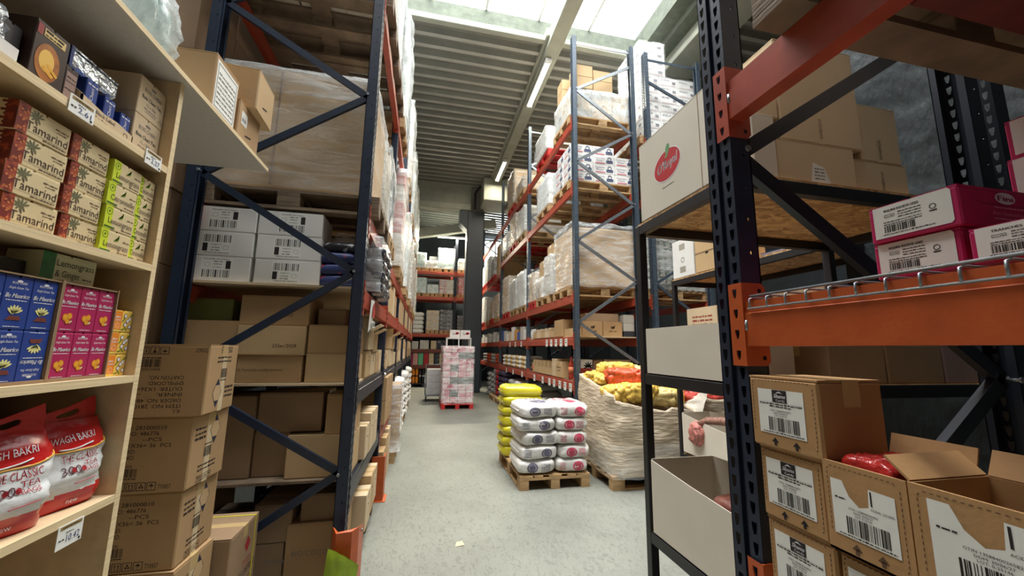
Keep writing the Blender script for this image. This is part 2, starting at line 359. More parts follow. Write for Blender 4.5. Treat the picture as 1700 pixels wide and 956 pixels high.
# girders
gd = MB(); gd.box(2.06, 2.34, -4, 13.7, 7.30, 7.62, bev=.015)
gd.box(2.0, 2.40, 6.3, 13.7, 7.42, 7.62, bev=.02)
struct(gd, 'trim_5', CONC)
struct(MB().box(-2.3, 1.42, 13.75, 14.05, 6.72, 7.48).box(-2.3, 1.42, 13.66, 14.12, 6.50, 6.74, bev=.02), 'trim_6', CONC)
struct(MB().box(1.75, 2.6, 12.75, 13.75, 6.60, 7.42, bev=.02).box(1.9, 9.2, 13.75, 14.05, 6.62, 7.48).box(-2.3, 9.2, 14.12, 14.3, 6.9, 7.62).box(1.42, 1.95, 13.9, 14.12, 6.3, 7.5), 'trim_7', CONC)
struct(MB().bar((-2.2, 15.2, 5.55), (2.6, 15.2, 6.55), .3, .34), 'trim_8', CONC)
pl = MB(); pl.box(1.30, 1.92, 13.60, 14.2, 0, 6.46, bev=.03)
pl.prism([(1.32, 5.72), (1.02, 6.02), (1.02, 6.46), (1.32, 6.46)], lambda u, v, t: (u, t, v), 13.62, 14.18)
struct(pl, 'trim_9', PILLAR)
struct(MB().tube([(1.55, 13.5, 6.5), (1.55, 13.5, 7.1), (1.7, 13.5, 7.35), (2.0, 13.3, 7.4)], .045, 8), 'trim_10', BLACK)
# bright window in the back wall
wn = thing('window_2', None, None, (3.2, 18.4, 5.4)); tag(wn, kind='structure')
fr = MB().box(2.45, 3.9, 18.36, 18.5, 5.4, 5.48).box(2.45, 3.9, 18.36, 18.5, 6.7, 6.78).box(2.42, 2.5, 18.36, 18.5, 5.4, 6.78).box(3.85, 3.93, 18.36, 18.5, 5.4, 6.78).box(3.14, 3.2, 18.36, 18.5, 5.4, 6.78)
fr.build('window_frame', WHITE, wn)
MB().box(2.5, 3.14, 18.42, 18.43, 5.48, 6.7).build('pane', PANE, wn); MB().box(3.2, 3.85, 18.42, 18.43, 5.48, 6.7).build('pane', PANE, wn)
struct(MB().box(2.3, 4.1, 18.2, 18.4, 6.78, 7.0), 'trim_11', GALV)
# shutter box and slats above the back window
sl = MB()
for k in range(7): sl.box(2.45, 3.9, 18.36+.004*(k % 2), 18.4, 6.98+k*.06, 7.035+k*.06)
struct(sl, 'trim_12', GALV)
# ---------------------------------------------------------------- fluorescent lamps
TUBE = emit('lamp_tube', (1, .95, .80), 9)
def lamp(c, L, ax, label, power):
    t = thing('ceiling_lamp', label, 'lamp', c, 'fluorescent ceiling lamps')
    d = V((0, 1, 0)) if ax == 'y' else V((1, 0, 0)); s = V((1, 0, 0)) if ax == 'y' else V((0, 1, 0)); c = V(c)
    MB().bar(c-d*L/2, c+d*L/2, .13, .06, 0, bev=.01).build('housing', WHITE, t)
    for k in (-1, 1):
        MB().tube([c-d*(L/2-.04)+s*.032*k+V((0, 0, -.045)), c+d*(L/2-.04)+s*.032*k+V((0, 0, -.045))], .014, 8).build('tube', TUBE, t)
        MB().obox(c+d*k*(L/2-.02)+V((0, 0, -.035)), (.13 if ax == 'y' else .05, .05 if ax == 'y' else .13, .06)).build('end_cap', WHITE, t)
    l = bpy.data.lights.new('lamp_light', 'AREA'); l.shape = 'RECTANGLE'; l.size = .12; l.size_y = L-.1; l.energy = power; l.color = (1, .9, .7)
    o = bpy.data.objects.new('lamp_light', l); COL.objects.link(o); o.location = c+V((0, 0, -.075)); o.parent = None
    if ax == 'x': o.rotation_euler[2] = math.pi/2
lamp((2.16, 7.45, 7.25), 1.55, 'y', 'near fluorescent lamp glowing under the concrete girder', 90)
lamp((2.16, 11.75, 7.25), 1.5, 'y', 'far fluorescent lamp glowing under the concrete girder', 60)
lamp((.95, 15.6, 6.0), 1.3, 'x', 'small glowing lamp behind the dark pillar', 420)
# ================================================================ pallet racking
TEAR = [(-.45, -1), (0, -1), (.45, -1), (.95, .05), (1, 1), (0, 1.0), (-1, 1), (-.95, .05)]
ROUND = [(math.cos(a)*1, math.sin(a)*1) for a in [math.radians(d) for d in (225, 270, 315, 0, 45, 90, 135, 180)]]
def plate(b, F, W, H, pitch, hole, hw, hh, cu=None, mi=0, th=.003):
    n = max(1, int(H/pitch)); p = H/n; cu = W/2 if cu is None else cu
    for k in range(n):
        v0, v1 = k*p, (k+1)*p; cv = (v0+v1)/2
        out = [(0, v0), (cu, v0), (W, v0), (W, cv), (W, v1), (cu, v1), (0, v1), (0, cv)]
        inn = [(cu+x*hw, cv+y*hh) for x, y in hole]
        vs = [b.pt(F, u, v, 0) for u, v in out]+[b.pt(F, u, v, 0) for u, v in inn]+[b.pt(F, u, v, -th) for u, v in inn]
        fs = [(i, (i+1) % 8, 8+(i+1) % 8, 8+i) for i in range(8)]+[(8+i, 8+(i+1) % 8, 16+(i+1) % 8, 16+i) for i in range(8)]
        b.add(vs, fs, mi)
def upright(xf, sg, y0, z1, parent, m, fine=True, W=.10, D=.07):
    # xf: front plane, sg: direction from the front into the rack (+1/-1)
    b = MB(); Z = V((0, 0, 1)); n = V((-sg, 0, 0)); u = V((0, -1, 0)) if sg > 0 else V((0, 1, 0))
    yo = y0+W if sg > 0 else y0
    s = .040
    if fine:
        for k in (0, 1):
            F = (V((xf, yo, 0))+u*(0 if k == 0 else W-s), u, Z, n); plate(b, F, s, z1, .05, TEAR, .0085, .016)
    else:
        for k in (0, 1):
            a = yo+u.y*(0 if k == 0 else W-s); c = a+u.y*s; b.box(min(xf, xf+sg*.003), max(xf, xf+sg*.003), min(a, c), max(a, c), 0, z1)
    g0, g1 = sorted((yo+u.y*s, yo+u.y*(W-s)))
    b.box(min(xf+sg*.012, xf+sg*.015), max(xf+sg*.012, xf+sg*.015), g0-.001, g1+.001, 0, z1)
    for gy in (g0-.001, g1-.001): b.box(min(xf, xf+sg*.014), max(xf, xf+sg*.014), gy, gy+.002, 0, z1)
    xa, xb = sorted((xf, xf+sg*D))
    if fine:
        plate(b, (V((xa, y0, 0)), V((1, 0, 0)), Z, V((0, -1, 0))), D, z1, .10, ROUND, .005, .006, cu=D*.62)
    else: b.box(xa, xb, y0, y0+.003, 0, z1)
    b.box(xa, xb, y0+W-.003, y0+W, 0, z1)
    xr = xf+sg*D; xa, xb = sorted((xr-sg*.004, xr)); b.box(xa, xb, y0, y0+.022, 0, z1); b.box(xa, xb, y0+W-.022, y0+W, 0, z1)
    o = b.build('upright', m, parent)
    xa, xb = sorted((xf-sg*.02, xf+sg*(D+.03)))
    MB().box(xa, xb, y0-.015, y0+W+.015, .0005, .008).tube([(xf+sg*(D+.015), y0+W/2, .008), (xf+sg*(D+.015), y0+W/2, .022)], .009, 6).build('base_plate', m, o)
    return o
def beamprof(xf, sg, ztop, h=.125, wd=.05):
    P = [(0, -h), (0, -h*.28), (.004, -h*.26), (.004, 0), (wd*.7, 0), (wd*.7, -.02), (wd, -.02), (wd, -h)]
    return [(xf+sg*a, ztop+c) for a, c in P]
def beam(xf, sg, y0, y1, ztop, parent, m, plates='nf', fine=False):
    o = MB().prism(beamprof(xf, sg, ztop), lambda u, v, t: (u, t, v), y0+.002, y1-.002).build('beam', m, parent)
    z0, z1 = ztop-.18, ztop+.055
    for k in plates:
        ye = y0 if k == 'n' else y1; s = 1 if k == 'n' else -1   # s: into the bay
        b = MB()
        if fine:
            wl_ = .046
            F = (V((xf-sg*.005, ye, z0)), V((0, 1, 0)) if s < 0 else V((0, 1, 0)), V((0, 0, 1)), V((-sg, 0, 0)))
            F = (V((xf-sg*.005, ye+(wl_ if s < 0 else 0), z0)), V((0, -1, 0)), V((0, 0, 1)), V((-sg, 0, 0)))
            plate(b, F, wl_, z1-z0, .058, TEAR, .008, .013, th=.004)
            xa, xb = sorted((xf-sg*.005, xf+sg*.075)); ya, yb = sorted((ye, ye+s*.004))
            b.prism([(xa, z0), (xb-.012, z0), (xb, z0+.012), (xb, z1-.012), (xb-.012, z1), (xa, z1)], lambda u, v, t: (u, t, v), ya, yb)
            for zz in (z0+.022, z1-.022): b.tube([(xb-.02, ya-.0008, zz), (xb-.02, ya+.001, zz)], .0065, 10, 1)
            b.tube([(xf-sg*.012, ye-s*-.02 if s < 0 else ye-.02, (z0+z1)/2-.02), (xf-sg*.012, ye-s*-.02 if s < 0 else ye-.02, (z0+z1)/2+.008)], .004, 6, 2)
        else:
            xa, xb = sorted((xf-sg*.004, xf)); ya, yb = sorted((ye, ye-s*.045)); b.box(xa, xb, ya, yb, z0, z1)
            xa, xb = sorted((xf-sg*.004, xf+sg*.06)); ya, yb = sorted((ye, ye+s*.004)); b.box(xa, xb, ya, yb, z0, z1)
            for q in range(4): b.box(xf-sg*.0055 if sg > 0 else xf+.004, xf-.004 if sg > 0 else xf+.0055, ye-s*.03 if s > 0 else ye+.016, ye-s*.016 if s > 0 else ye+.03, z0+.03+q*.055, z0+.05+q*.055, 1)
        b.build('end_plate', [m, DARK, GALV], o)
    return o
def braces(xf, sg, D, y, nodes, parent, m, w_=.045, d_=.03, lo=0.1):
    # nodes: list of (side, z) zig-zag, side 0 = front post, 1 = rear post
    X = (xf+sg*.062, xf+sg*(D-.062))
    for (s0, z0), (s1, z1) in zip(nodes, nodes[1:]):
        o = MB().bar((X[s0], y+.05, z0), (X[s1], y+.05, z1), w_, .026, up=(0, 1, 0)).build('brace', m, parent)
        MB().tube([(X[s0], y+.03, z0), (X[s0], y-.004, z0)], .010, 8).build('bolt', GALV, o)
def rack(name, label, xf, sg, D, ys, ztop, levels, mu, mb, nodes, fine=True, brm=None, rear=True, ends=None):
    t = thing(name, label, 'pallet rack', (xf+sg*D/2, ys[0], 0))
    for i, y in enumerate(ys):
        upright(xf, sg, y, ztop, t, mu, fine and i < 2); upright(xf+sg*D, -sg, y, ztop, t, mu, fine and i < 1)
        braces(xf, sg, D, y, nodes if i < 2 else nodes[::1], t, brm or mu)
        X = sorted((xf+sg*.06, xf+sg*(D-.06))); MB().box(X[0], X[1], y+.04, y+.06, ztop-.12, ztop-.085).build('brace', brm or mu, t)
    for i in range(len(ys)-1):
        a, c = ys[i]+.10, ys[i+1]
        for lv in levels[i]:
            z = lv[0]; m = lv[1] if len(lv) > 1 else mb
            beam(xf, sg, a, c, z, t, m, 'nf')
            if rear: beam(xf+sg*D, -sg, a, c, z, t, m, 'n')
    return t
ZIG_L = [(1, .08), (0, .72), (1, 1.31), (0, 1.995), (1, 2.60), (0, 3.289), (1, 3.86), (0, 4.55), (1, 5.15), (0, 5.75)]
LY = [2.70, 4.40, 6.20, 8.0, 9.8, 11.6, 13.4]
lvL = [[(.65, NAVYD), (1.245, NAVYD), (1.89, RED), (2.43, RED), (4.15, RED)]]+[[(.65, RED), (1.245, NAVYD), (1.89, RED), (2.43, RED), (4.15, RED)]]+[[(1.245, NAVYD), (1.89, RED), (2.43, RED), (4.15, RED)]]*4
rackL = rack('pallet_rack', 'long dark blue pallet rack with red beams lining the left of the aisle', -.42, -1, 1.10, LY, 6.1, lvL, NAVY, RED, ZIG_L)
ZIG_M = [(0, .65), (1, 1.30), (0, 1.90), (1, 2.55), (0, 3.15), (1, 3.80), (0, 4.44), (1, 5.02), (0, 5.68), (1, 6.25)]
MY = [5.34, 8.09, 11.25, 15.25]
lvM = [[(1.04,), (1.69,), (2.32,), (4.04,), (5.15,)]]*2+[[(1.04,), (1.69,), (2.32,), (3.75,), (5.15,)]]
rackM = rack('pallet_rack', 'tall blue-grey pallet rack with red beams lining the right of the aisle', 2.13, 1, 1.10, MY, 6.62, lvM, STEEL, RED, ZIG_M, True, GALV)
rackB = rack('pallet_rack', 'blue-grey pallet rack standing back to back behind the right-hand rack', 3.47, 1, 1.10, [5.40, 8.1, 10.8], 6.62, [[(1.04,), (2.32,), (4.04,), (5.0,)]]*2, STEEL, RED, [(1, .65), (0, 1.30), (1, 1.90), (0, 2.55), (1, 3.15), (0, 3.80), (1, 4.44), (0, 5.02), (1, 5.68), (0, 6.1)], True, STEEL)
# near rack on the right
NX = .88
nr = thing('pallet_rack', 'near dark blue pallet rack with orange beams at the right edge', 'pallet rack', (NX+.5, -.4, 0))
upright(NX, 1, .933, 4.6, nr, NAVY); upright(2.02, -1, .933, 4.6, nr, NAVYD); upright(2.09, 1, .933, 4.6, nr, NAVYD)
upright(NX, 1, -1.90, 4.6, nr, NAVY, False); upright(2.02, -1, -1.90, 4.6, nr, NAVYD, False)
braces(NX, 1, 1.14, .933, [(1, .1), (0, .70), (1, 1.42), (0, 2.12), (1, 2.80), (0, 3.45), (1, 4.2)], nr, NAVYD, .05)
for z, m in ((.905, ORANGE), (1.642, ORANGE), (2.33, RED)):
    beam(NX, 1, -1.80, .933, z, nr, m, 'f', True)
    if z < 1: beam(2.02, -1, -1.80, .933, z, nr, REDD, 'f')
MB().box(NX+.05, 1.97, .40, .50, 2.20, 2.31).build('cross_tie', REDD, nr)
MB().box(NX+.05, 1.97, -.6, -.5, 2.20, 2.31).build('cross_tie', REDD, nr)
# galvanised wire deck on the orange beam
def wiredeck(z, parent):
    o = MB()
    ys = [.905-k*.055 for k in range(36)]
    for y in ys: o.tube([(NX-.004, y, z-.022), (NX-.004, y, z+.004), (NX+.01, y, z+.008), (1.95, y, z+.008)], .0028, 6)
    for x in [NX-.004]: o.tube([(x, .912, z-.022), (x, -1.2, z-.022)], .0030, 6)
    o.tube([(NX+.006, .912, z+.013), (NX+.006, -1.2, z+.013)], .0036, 6)
    for x in [NX+.12+.12*k for k in range(9)]: o.tube([(x, .912, z+.002), (x, -1.2, z+.002)], .0028, 6)
    return o.build('wire_deck', GALV, parent)
wiredeck(1.642, nr)
MB().box(NX+.005, 1.99, -1.2, .92, .905, .925).build('deck_panel', PLY, nr)
# ================================================================ cartons
CM = {}
def carton(x0, x1, y0, y1, z0, z1, label, m=KRAFT, tape='x', name='carton', cat='carton', group=None, dec=None, rz=0, tm=None, bev=.005):
    wd, d, h = x1-x0, y1-y0, z1-z0
    t = thing(name, label, cat, ((x0+x1)/2, (y0+y1)/2, z0), group, rz, local=True)
    k = (round(wd, 3), round(d, 3), round(h, 3), m.name, tape)
    if k not in CM:
        b = MB().box(-wd/2, wd/2, -d/2, d/2, 0, h-.004, bev=bev)
        g = .003
        if tape != 'y': b.box(-wd/2+.001, wd/2-.001, -d/2+.001, -g, h-.005, h).box(-wd/2+.001, wd/2-.001, g, d/2-.001, h-.005, h)
        else: b.box(-wd/2+.001, -g, -d/2+.001, d/2-.001, h-.005, h).box(g, wd/2-.001, -d/2+.001, d/2-.001, h-.005, h)
        o = b.build('body', m, t, local=True); tp = None
        if tape:
            q = MB(); e = .0006; hw = min(.025, .22*min(wd, d)); hg = min(.06, h*.35)
            if tape == 'x':
                q.box(-wd/2-e, wd/2+e, -hw, hw, h, h+e)
                for s in (-1, 1): q.box(*sorted((s*(wd/2-.002), s*(wd/2+e))), -hw, hw, h-hg, h)
            else:
                q.box(-hw, hw, -d/2-e, d/2+e, h, h+e)
                for s in (-1, 1): q.box(-hw, hw, *sorted((s*(d/2-.002), s*(d/2+e))), h-hg, h)
            tp = q.build('tape', tm or TAPE, t, local=True)
        CM[k] = (o.data, tp.data if tp else None)
    else:
        link('body', CM[k][0], t)
        if CM[k][1]: link('tape', CM[k][1], t)
    if dec: dec(t, faces(-wd/2, wd/2, -d/2, d/2, 0, h), wd, d, h)
    return t
def flip(F, w_, h): return (F[0]+F[1]*w_+F[2]*h, -F[1], -F[2], F[3])
def part(b, name, mats, t, label=None):
    o = b.build(name, mats, t, local=True)
    if label: o['label'] = label
    return o
def opencarton(x0, x1, y0, y1, z0, z1, label, m=KRAFT, group=None, flaps=(), cut=0.0, inner=None, dec=None, name='open_carton', fl=.12, rz=0, front=None):
    # walls, floor and opened flaps; front = lowered height of the '-x' wall
    wd, d, h = x1-x0, y1-y0, z1-z0; t = thing(name, label, 'carton', ((x0+x1)/2, (y0+y1)/2, z0), group, rz, local=True)
    th = .005; b = MB(); hf = front or h
    b.box(-wd/2, wd/2, -d/2, d/2, 0, th)
    hl = list(hf) if isinstance(hf, (list, tuple)) else [hf]*2
    b.prism([(-d/2, 0), (d/2, 0), (d/2, hl[1]), (0, (hl[0]+hl[1])/2-.004*(hl[0] != hl[1])), (-d/2, hl[0])], lambda u, v, tt: (tt, u, v), -wd/2, -wd/2+th)
    b.box(wd/2-th, wd/2, -d/2, d/2, 0, h); b.box(-wd/2+th, wd/2-th, -d/2, -d/2+th, 0, h); b.box(-wd/2+th, wd/2-th, d/2-th, d/2, 0, h)
    part(b, 'body', m, t)
    for side, ang in flaps:
        c, s = math.cos(ang), math.sin(ang); q = MB(); L = fl
        if side in ('-x', '+x'):
            sg = -1 if side == '-x' else 1
            q.prism([(0, 0), (sg*c*L, s*L), (sg*c*L-sg*s*.004, s*L+c*.004), (-sg*s*.004, c*.004)], lambda u, v, tt: (sg*wd/2+u, tt, h+v), -d/2+.004, d/2-.004)
        else:
            sg = -1 if side == '-y' else 1
            q.prism([(0, 0), (sg*c*L, s*L), (sg*c*L-sg*s*.004, s*L+c*.004), (-sg*s*.004, c*.004)], lambda u, v, tt: (tt, sg*d/2+u, h+v), -wd/2+.004, wd/2-.004)
        part(q, 'flap', m, t)
    if dec: dec(t, faces(-wd/2, wd/2, -d/2, d/2, 0, h), wd, d, h)
    return t
# ================================================================ plywood tea shelf (left foreground)
XF = -.90
sh = thing('shelf_unit', 'tall plywood shelf unit stocked with tea in the left foreground', 'shelf', (-1.1, .6, 0))
for y0, y1 in ((1.50, 1.52), (-.52, -.50)): MB().box(-1.34, XF, y0, y1, 0, 2.43).build('side_panel', PLY, sh)
MB().box(-1.36, -1.341, -.52, 1.52, 0, 2.43).build('back_panel', mat('back_board', srgb(150, 124, 94), .7, var=.08, scale=3), sh)
for z in (.10, .58, 1.045, 1.40, 1.76, 2.104):
    o = MB().box(-1.34, XF-.003, -.499, 1.499, z-.021, z).build('shelf_board', PLY, sh)
    MB().box(XF-.003, XF, -.499, 1.499, z-.0215, z+.0005).build('edge_banding', PLYE, o)
MB().box(XF-.001, XF+.0005, 1.499, 1.521, 0, 2.43).build('edge_banding', PLYE, sh)
tb = thing('top_board', 'white melamine board lying on top of the plywood tea shelf', 'board', (-1.1, .9, 2.431))
MB().box(-1.33, -.877, -.55, 2.23, 2.431, 2.449).build('panel', MELA, tb)
MB().box(-.877, -.875, -.55, 2.23, 2.431, 2.449).build('edge_banding', PLYE, tb)
MB().box(-1.30, -1.27, 2.05, 2.0505, 2.37, 2.43).box(-1.30, -1.27, 2.05, 2.11, 2.429, 2.4305).build('bracket', GALV, tb)
# ---- price tags
def tag_card(y0, y1, z0, z1, price, label, head='PROMO'):
    t = thing('price_tag', label, 'price tag', (XF+.002, (y0+y1)/2, z0), 'price tags on the tea shelf')
    wd, h = y1-y0, z1-z0; F = faces(XF+.0012, XF+.0026, y0, y1, z0, z1)['+x']
    MB().box(XF+.0012, XF+.0026, y0, y1, z0, z1).build('card', PAPER, t)
    MB().rect(F, .006, h-.011, wd-.006, h-.003, 0).build('header_strip', mat('gold_strip', srgb(150, 122, 70), .6, var=.1), t)
    b = MB().txt(F, price, wd*.36, h*.22, h*.30, 0, w=wd*.52); b.fake(F, wd*.07, h*.34, wd*.28, .005, 1, seed=3).fake(F, .014, h-.009, wd-.014, .003, 1, seed=5).fake(F, wd*.32, h*.60, wd*.62, .0035, 1, seed=9); b.rect(F, wd-.011, .004, wd-.005, .010, 1)
    b.build('lettering', [mat('pen_blue', srgb(60, 70, 130), .6, var=0), INK], t)
tag_card(1.110, 1.186, 2.075, 2.122, '2.61', 'price tag reading 2.61 under the dark coffee-coloured box')
tag_card(1.386, 1.462, 2.071, 2.120, '2.27', 'price tag reading 2.27 under the cream tea cartons')
tag_card(1.310, 1.388, .970, 1.028, '10.42', 'price tag reading 10.42 under the red and white tea pouches')
# ---- tea boxes
TAMB = mat('tamarind_box', srgb(216, 196, 152), .55, var=.05, scale=10); TAMR = mat('tamarind_red', srgb(112, 36, 26), .55, var=.0, col2=srgb(158, 66, 40), scale=60, ramp=(.5, .56)); TAMD = mat('tamarind_dark', srgb(70, 52, 44), .6, var=0)
LIME = mat('lime_panel', srgb(196, 212, 44), .5, var=.06, scale=20); LIMD = mat('lime_dark', srgb(96, 130, 30), .5, var=0)
GREEN = mat('deep_green', srgb(36, 110, 62), .5, var=.25, scale=30)
def tamarind(t, F, wd, d, h):
    f = F['+x']; b = MB(); b.rect(f, 0, 0, d*.20, h, 0); r = random.Random(4)
    for k in range(16): u = d*r.uniform(.02, .17); v = h*r.uniform(.05, .92); b.ell(f, u, v, .0035, .002, 1, .0009, r.uniform(0, 3), 8)
    part(b, 'ornament_panel', [TAMR, mat('tam_orange', srgb(206, 120, 66), .6, var=0)], t)
    q = MB().txt(f, 'Tamarind', d*.17, h*.22, h*.30, 0, w=d*.79).fake(f, d*.68, h*.70, d*.95, .0035, 1, seed=2).fake(f, d*.72, h*.60, d*.92, .003, 1, seed=4).fake(f, d*.5, h*.08, d*.95, .0035, 1, seed=6).rect(f, d*.17, h*.155, d*.95, h*.165, 1)
    for k in range(9): a = math.radians(20+k*35); q.ell(f, d*.33+.011*math.cos(a), h*.74+.008*math.sin(a), .008, .0022, 2, .0006, a, 8)
    q.ell(f, d*.33, h*.58, .002, .010, 1, .0006, .3, 8)
    part(q, 'lettering', [TAMD, INKB, mat('leaf_olive', srgb(104, 104, 72), .6, var=0)], t)
    s = F['-y']; p = MB().rect(s, wd*.72, 0, wd, h, 0)
    for k in range(7): p.rect(s, wd*.60+(.006 if k % 2 else 0), h*(k/7), wd*.73, h*((k+.6)/7), 0)
    p.fake(s, wd*.1, h*.8, wd*.5, .005, 1, seed=3).fake(s, wd*.1, h*.65, wd*.5, .004, 1, seed=4).fake(s, wd*.1, h*.4, wd*.5, .004, 1, seed=7); part(p, 'side_print', [TAMR, INKB], t)
def lemon(word, dark=LIMD):
    def fn(t, F, wd, d, h):
        f = F['+x']; b = MB().rect(f, 0, 0, d*.24, h, 0); b.ring(f, d*.13, h*.76, .0105, .0014, 1, .0009); b.poly(f, [(d*.12, h*.70), (d*.15, h*.74), (d*.15, h*.80), (d*.11, h*.82), (d*.10, h*.77)], 1, .0009); b.rect(f, .003, h*.05, d*.36, h*.13, 1, .0009)
        part(b, 'ornament_panel', [LIME, mat('lime_ink', srgb(70, 100, 24), .6, var=0)], t)
        q = MB().txt(f, word, d*.12, h*.26, h*.25, 0, w=d*.82, off=.0012).fake(f, d*.74, h*.62, d*.95, .0035, 1, seed=2).fake(f, d*.6, h*.10, d*.95, .0035, 1, seed=6)
        for k in range(4): q.ell(f, d*.50+k*.003, h*.66+k*.002, .010, .0022, 2, .0006, .7+k*.25, 8)
        part(q, 'lettering', [TAMD, INKB, LIMD], t); part(MB().rect(F['-y'], 0, 0, wd, h), 'side_print', LIME, t)
    return fn
rows = ['top', 'second from top', 'third from top', 'bottom']
H4 = .0712
for c, (y0, y1, nm) in enumerate(((1.030, 1.165, 'left'), (1.172, 1.292, 'right'))):
    proto = None
    for r_ in range(4):
        z = 1.7605+(3-r_)*H4; j = (0, .006, -.002, .009)[r_]+(0, .004)[c]
        lab = 'tan tamarind tea box with red ornament, %s in the %s column' % (rows[r_], nm)
        if proto is None:
            proto = carton(-1.02, -.945, y0, y1, z, z+H4-.001, lab, TAMB, None, 'tea_box', 'tea box', 'tamarind tea boxes', tamarind, bev=.0015); proto.location.x += .022
        else: copy_tree(proto, loc=(-.9825+.022-j*.2, (y0+y1)/2+j, z), label=lab)
for c, (y0, y1, nm) in enumerate(((1.300, 1.415, 'left'), (1.420, 1.492, 'right'))):
    for r_ in range(4):
        z = 1.7605+(3-r_)*.0695; wds = ('Lemongrass', 'Citronnelle', 'Lemongrass', 'Lemongrass')[r_] if c == 0 else 'Citronnelle'
        o = carton(-1.02, -.925, y0, y1, z, z+.0685, 'lime and tan %s tea box, %s in the %s column' % (wds.lower(), rows[r_], nm), TAMB, None, 'tea_box', 'tea box', 'lemongrass tea boxes', lemon(wds), bev=.0015)
        o.location.y += (.003, -.003, .002, 0)[r_]*(1-c); o.location.x += .008-.006*c
# greenish box half hidden on the left of the tamarind boxes
carton(-1.04, -.95, .90, 1.015, 1.7605, 1.835, 'dark green tea box beside the tamarind boxes', GREEN, None, 'tea_box', 'tea box', bev=.0015)
carton(-1.04, -.95, .90, 1.015, 1.836, 1.91, 'tan tea box stacked on the dark green tea box', TAMB, None, 'tea_box', 'tea box', dec=tamarind, bev=.0015)
# blue and magenta boxes in open trays
BLUE = mat('royal_blue', srgb(30, 62, 140), .45, var=.08, scale=12); MAG = mat('magenta_card', srgb(172, 30, 88), .45, var=.08, scale=12)
GOLD = mat('gold_print', srgb(226, 166, 48), .45, var=.12, scale=50); LEAFY = mat('pale_leaf', srgb(232, 226, 150), .5, var=.1, scale=40); BROWNP = mat('brown_print', srgb(122, 58, 40), .5, var=.1); WPR = mat('white_print', srgb(232, 232, 236), .5, var=0); ORP = mat('orange_print', srgb(238, 140, 40), .5, var=.12, scale=40)
def maurice(kind, inv=False):
    def fn(t, F, wd, d, h):
        f = F['+x']; f = flip(f, d, h) if inv else f
        b = MB().ell(f, d*.5, h*.90, d*.10, h*.025, 0).txt(f, 'BOIS CHERI', d*.5, h*.845, h*.045, 0, w=d*.52, al='C').txt(f, 'Single Estate Tea', d*.5, h*.755, h*.045, 0, w=d*.7, al='C', shear=.3).txt(f, 'Ile Maurice', d*.5, h*.585, h*.085, 0, w=d*.84, al='C', shear=.25, bold=.0004).fake(f, d*.12, h*.53, d*.88, h*.02, 0, seed=3).fake(f, d*.2, h*.04, d*.8, h*.016, 0, seed=5)
        part(b, 'lettering', WPR, t); q = MB()
        if kind == 'b':
            for k in range(6): a = math.radians(15+k*30); q.ell(f, d*.5+d*.15*math.cos(a), h*.32+h*.055*math.sin(a), d*.16, h*.025, 0, .0008, a*.75+.2, 8)
            for k in range(3): q.rect(f, d*.24+k*.003, h*(.17+k*.027), d*.76-k*.002, h*(.193+k*.027), 1, .0010)
            part(q, 'picture', [LEAFY, BROWNP], t)
        else:
            for u, v, r in ((.38, .30, .15), (.58, .33, .14), (.5, .22, .11)): q.ell(f, d*u, h*v, d*r, h*r*.52, 0, .0008+.0002*(u > .4)); q.ell(f, d*u, h*v, d*r*.7, h*r*.36, 1, .0012)
            q.ell(f, d*.66, h*.21, d*.10, h*.02, 2, .0010, .6, 8); part(q, 'picture', [ORP, GOLD, LEAFY], t)
    return fn
k = 0
for r_ in range(2):
    for c in range(4):
        y0 = .958+c*.0655; z = 1.4055+(1-r_)*.1235
        o = carton(-.995, -.928, y0, y0+.0645, z, z+.1225, 'blue tea carton with vanilla picture, %s row, %s from the right' % (('upper', 'lower')[r_], ORD[3-c]), BLUE, None, 'tea_box', 'tea box', 'blue tea boxes', maurice('b', r_ == 1 and c == 3), bev=.001)
for r_ in range(2):
    for c in range(3):
        y0 = 1.2315+c*.0595; z = 1.4055+(1-r_)*.1235
        carton(-.995, -.928, y0, y0+.0585, z, z+.1225, 'magenta tea carton with orange fruit, %s row, %s from the left' % (('upper', 'lower')[r_], ORD[c]), MAG, None, 'tea_box', 'tea box', 'magenta tea boxes', maurice('m'), bev=.001)
def tray(y0, y1, label):
    t = thing('display_tray', label, 'tray', (-1.0, (y0+y1)/2, 1.4005))
    b = MB().box(-1.08, -.926, y0, y1, 1.4005, 1.404); b.box(-1.08, -.922, y0, y0+.004, 1.4005, 1.66); b.box(-1.08, -.922, y1-.004, y1, 1.4005, 1.66); b.box(-1.084, -1.08, y0, y1, 1.4005, 1.66); b.box(-.926, -.9225, y0, y1, 1.4005, 1.4085)
    b.build('body', KRAFT3, t); MB().box(-1.08, -.924, y0, y1, 1.6535, 1.657).build('lid_flap', KRAFT3, t)
tray(.950, 1.226, 'open cardboard tray holding the blue tea boxes'); tray(1.2265, 1.4145, 'open cardboard tray holding the magenta tea boxes')
def yel(t, F, wd, d, h):
    f = F['+x']; part(MB().rect(f, d*.05, h*.12, d*.45, h*.95, 0), 'orange_panel', ORP, t)
    b = MB().txt(f, 'Turmeric', d*.25, h*.5, h*.13, 0, w=d*.30, al='C', off=.001).ring(f, d*.25, h*.28, .008, .001, 0, .001).fake(f, d*.13, h*.66, d*.37, .004, 0, .001)
    for u, v in ((.62, .75), (.86, .62), (.66, .34), (.9, .25), (.76, .52)): b.ell(f, d*u, h*v, .007, .007, 1, .0008); b.ell(f, d*u, h*v, .0055, .0055, 2, .0011)
    part(b, 'picture', [WPR, BROWNP, WPR, GREEN], t)
    p = MB()
    for u, v, a in ((.54, .55, .8), (.72, .15, -.6), (.95, .8, .4), (.55, .12, .2)): p.ell(f, d*u, h*v, .008, .0022, 0, .0009, a, 8)
    part(p, 'leaf_print', LIMD, t)
YELB = mat('yellow_card', srgb(244, 206, 96), .5, var=.06, scale=20)
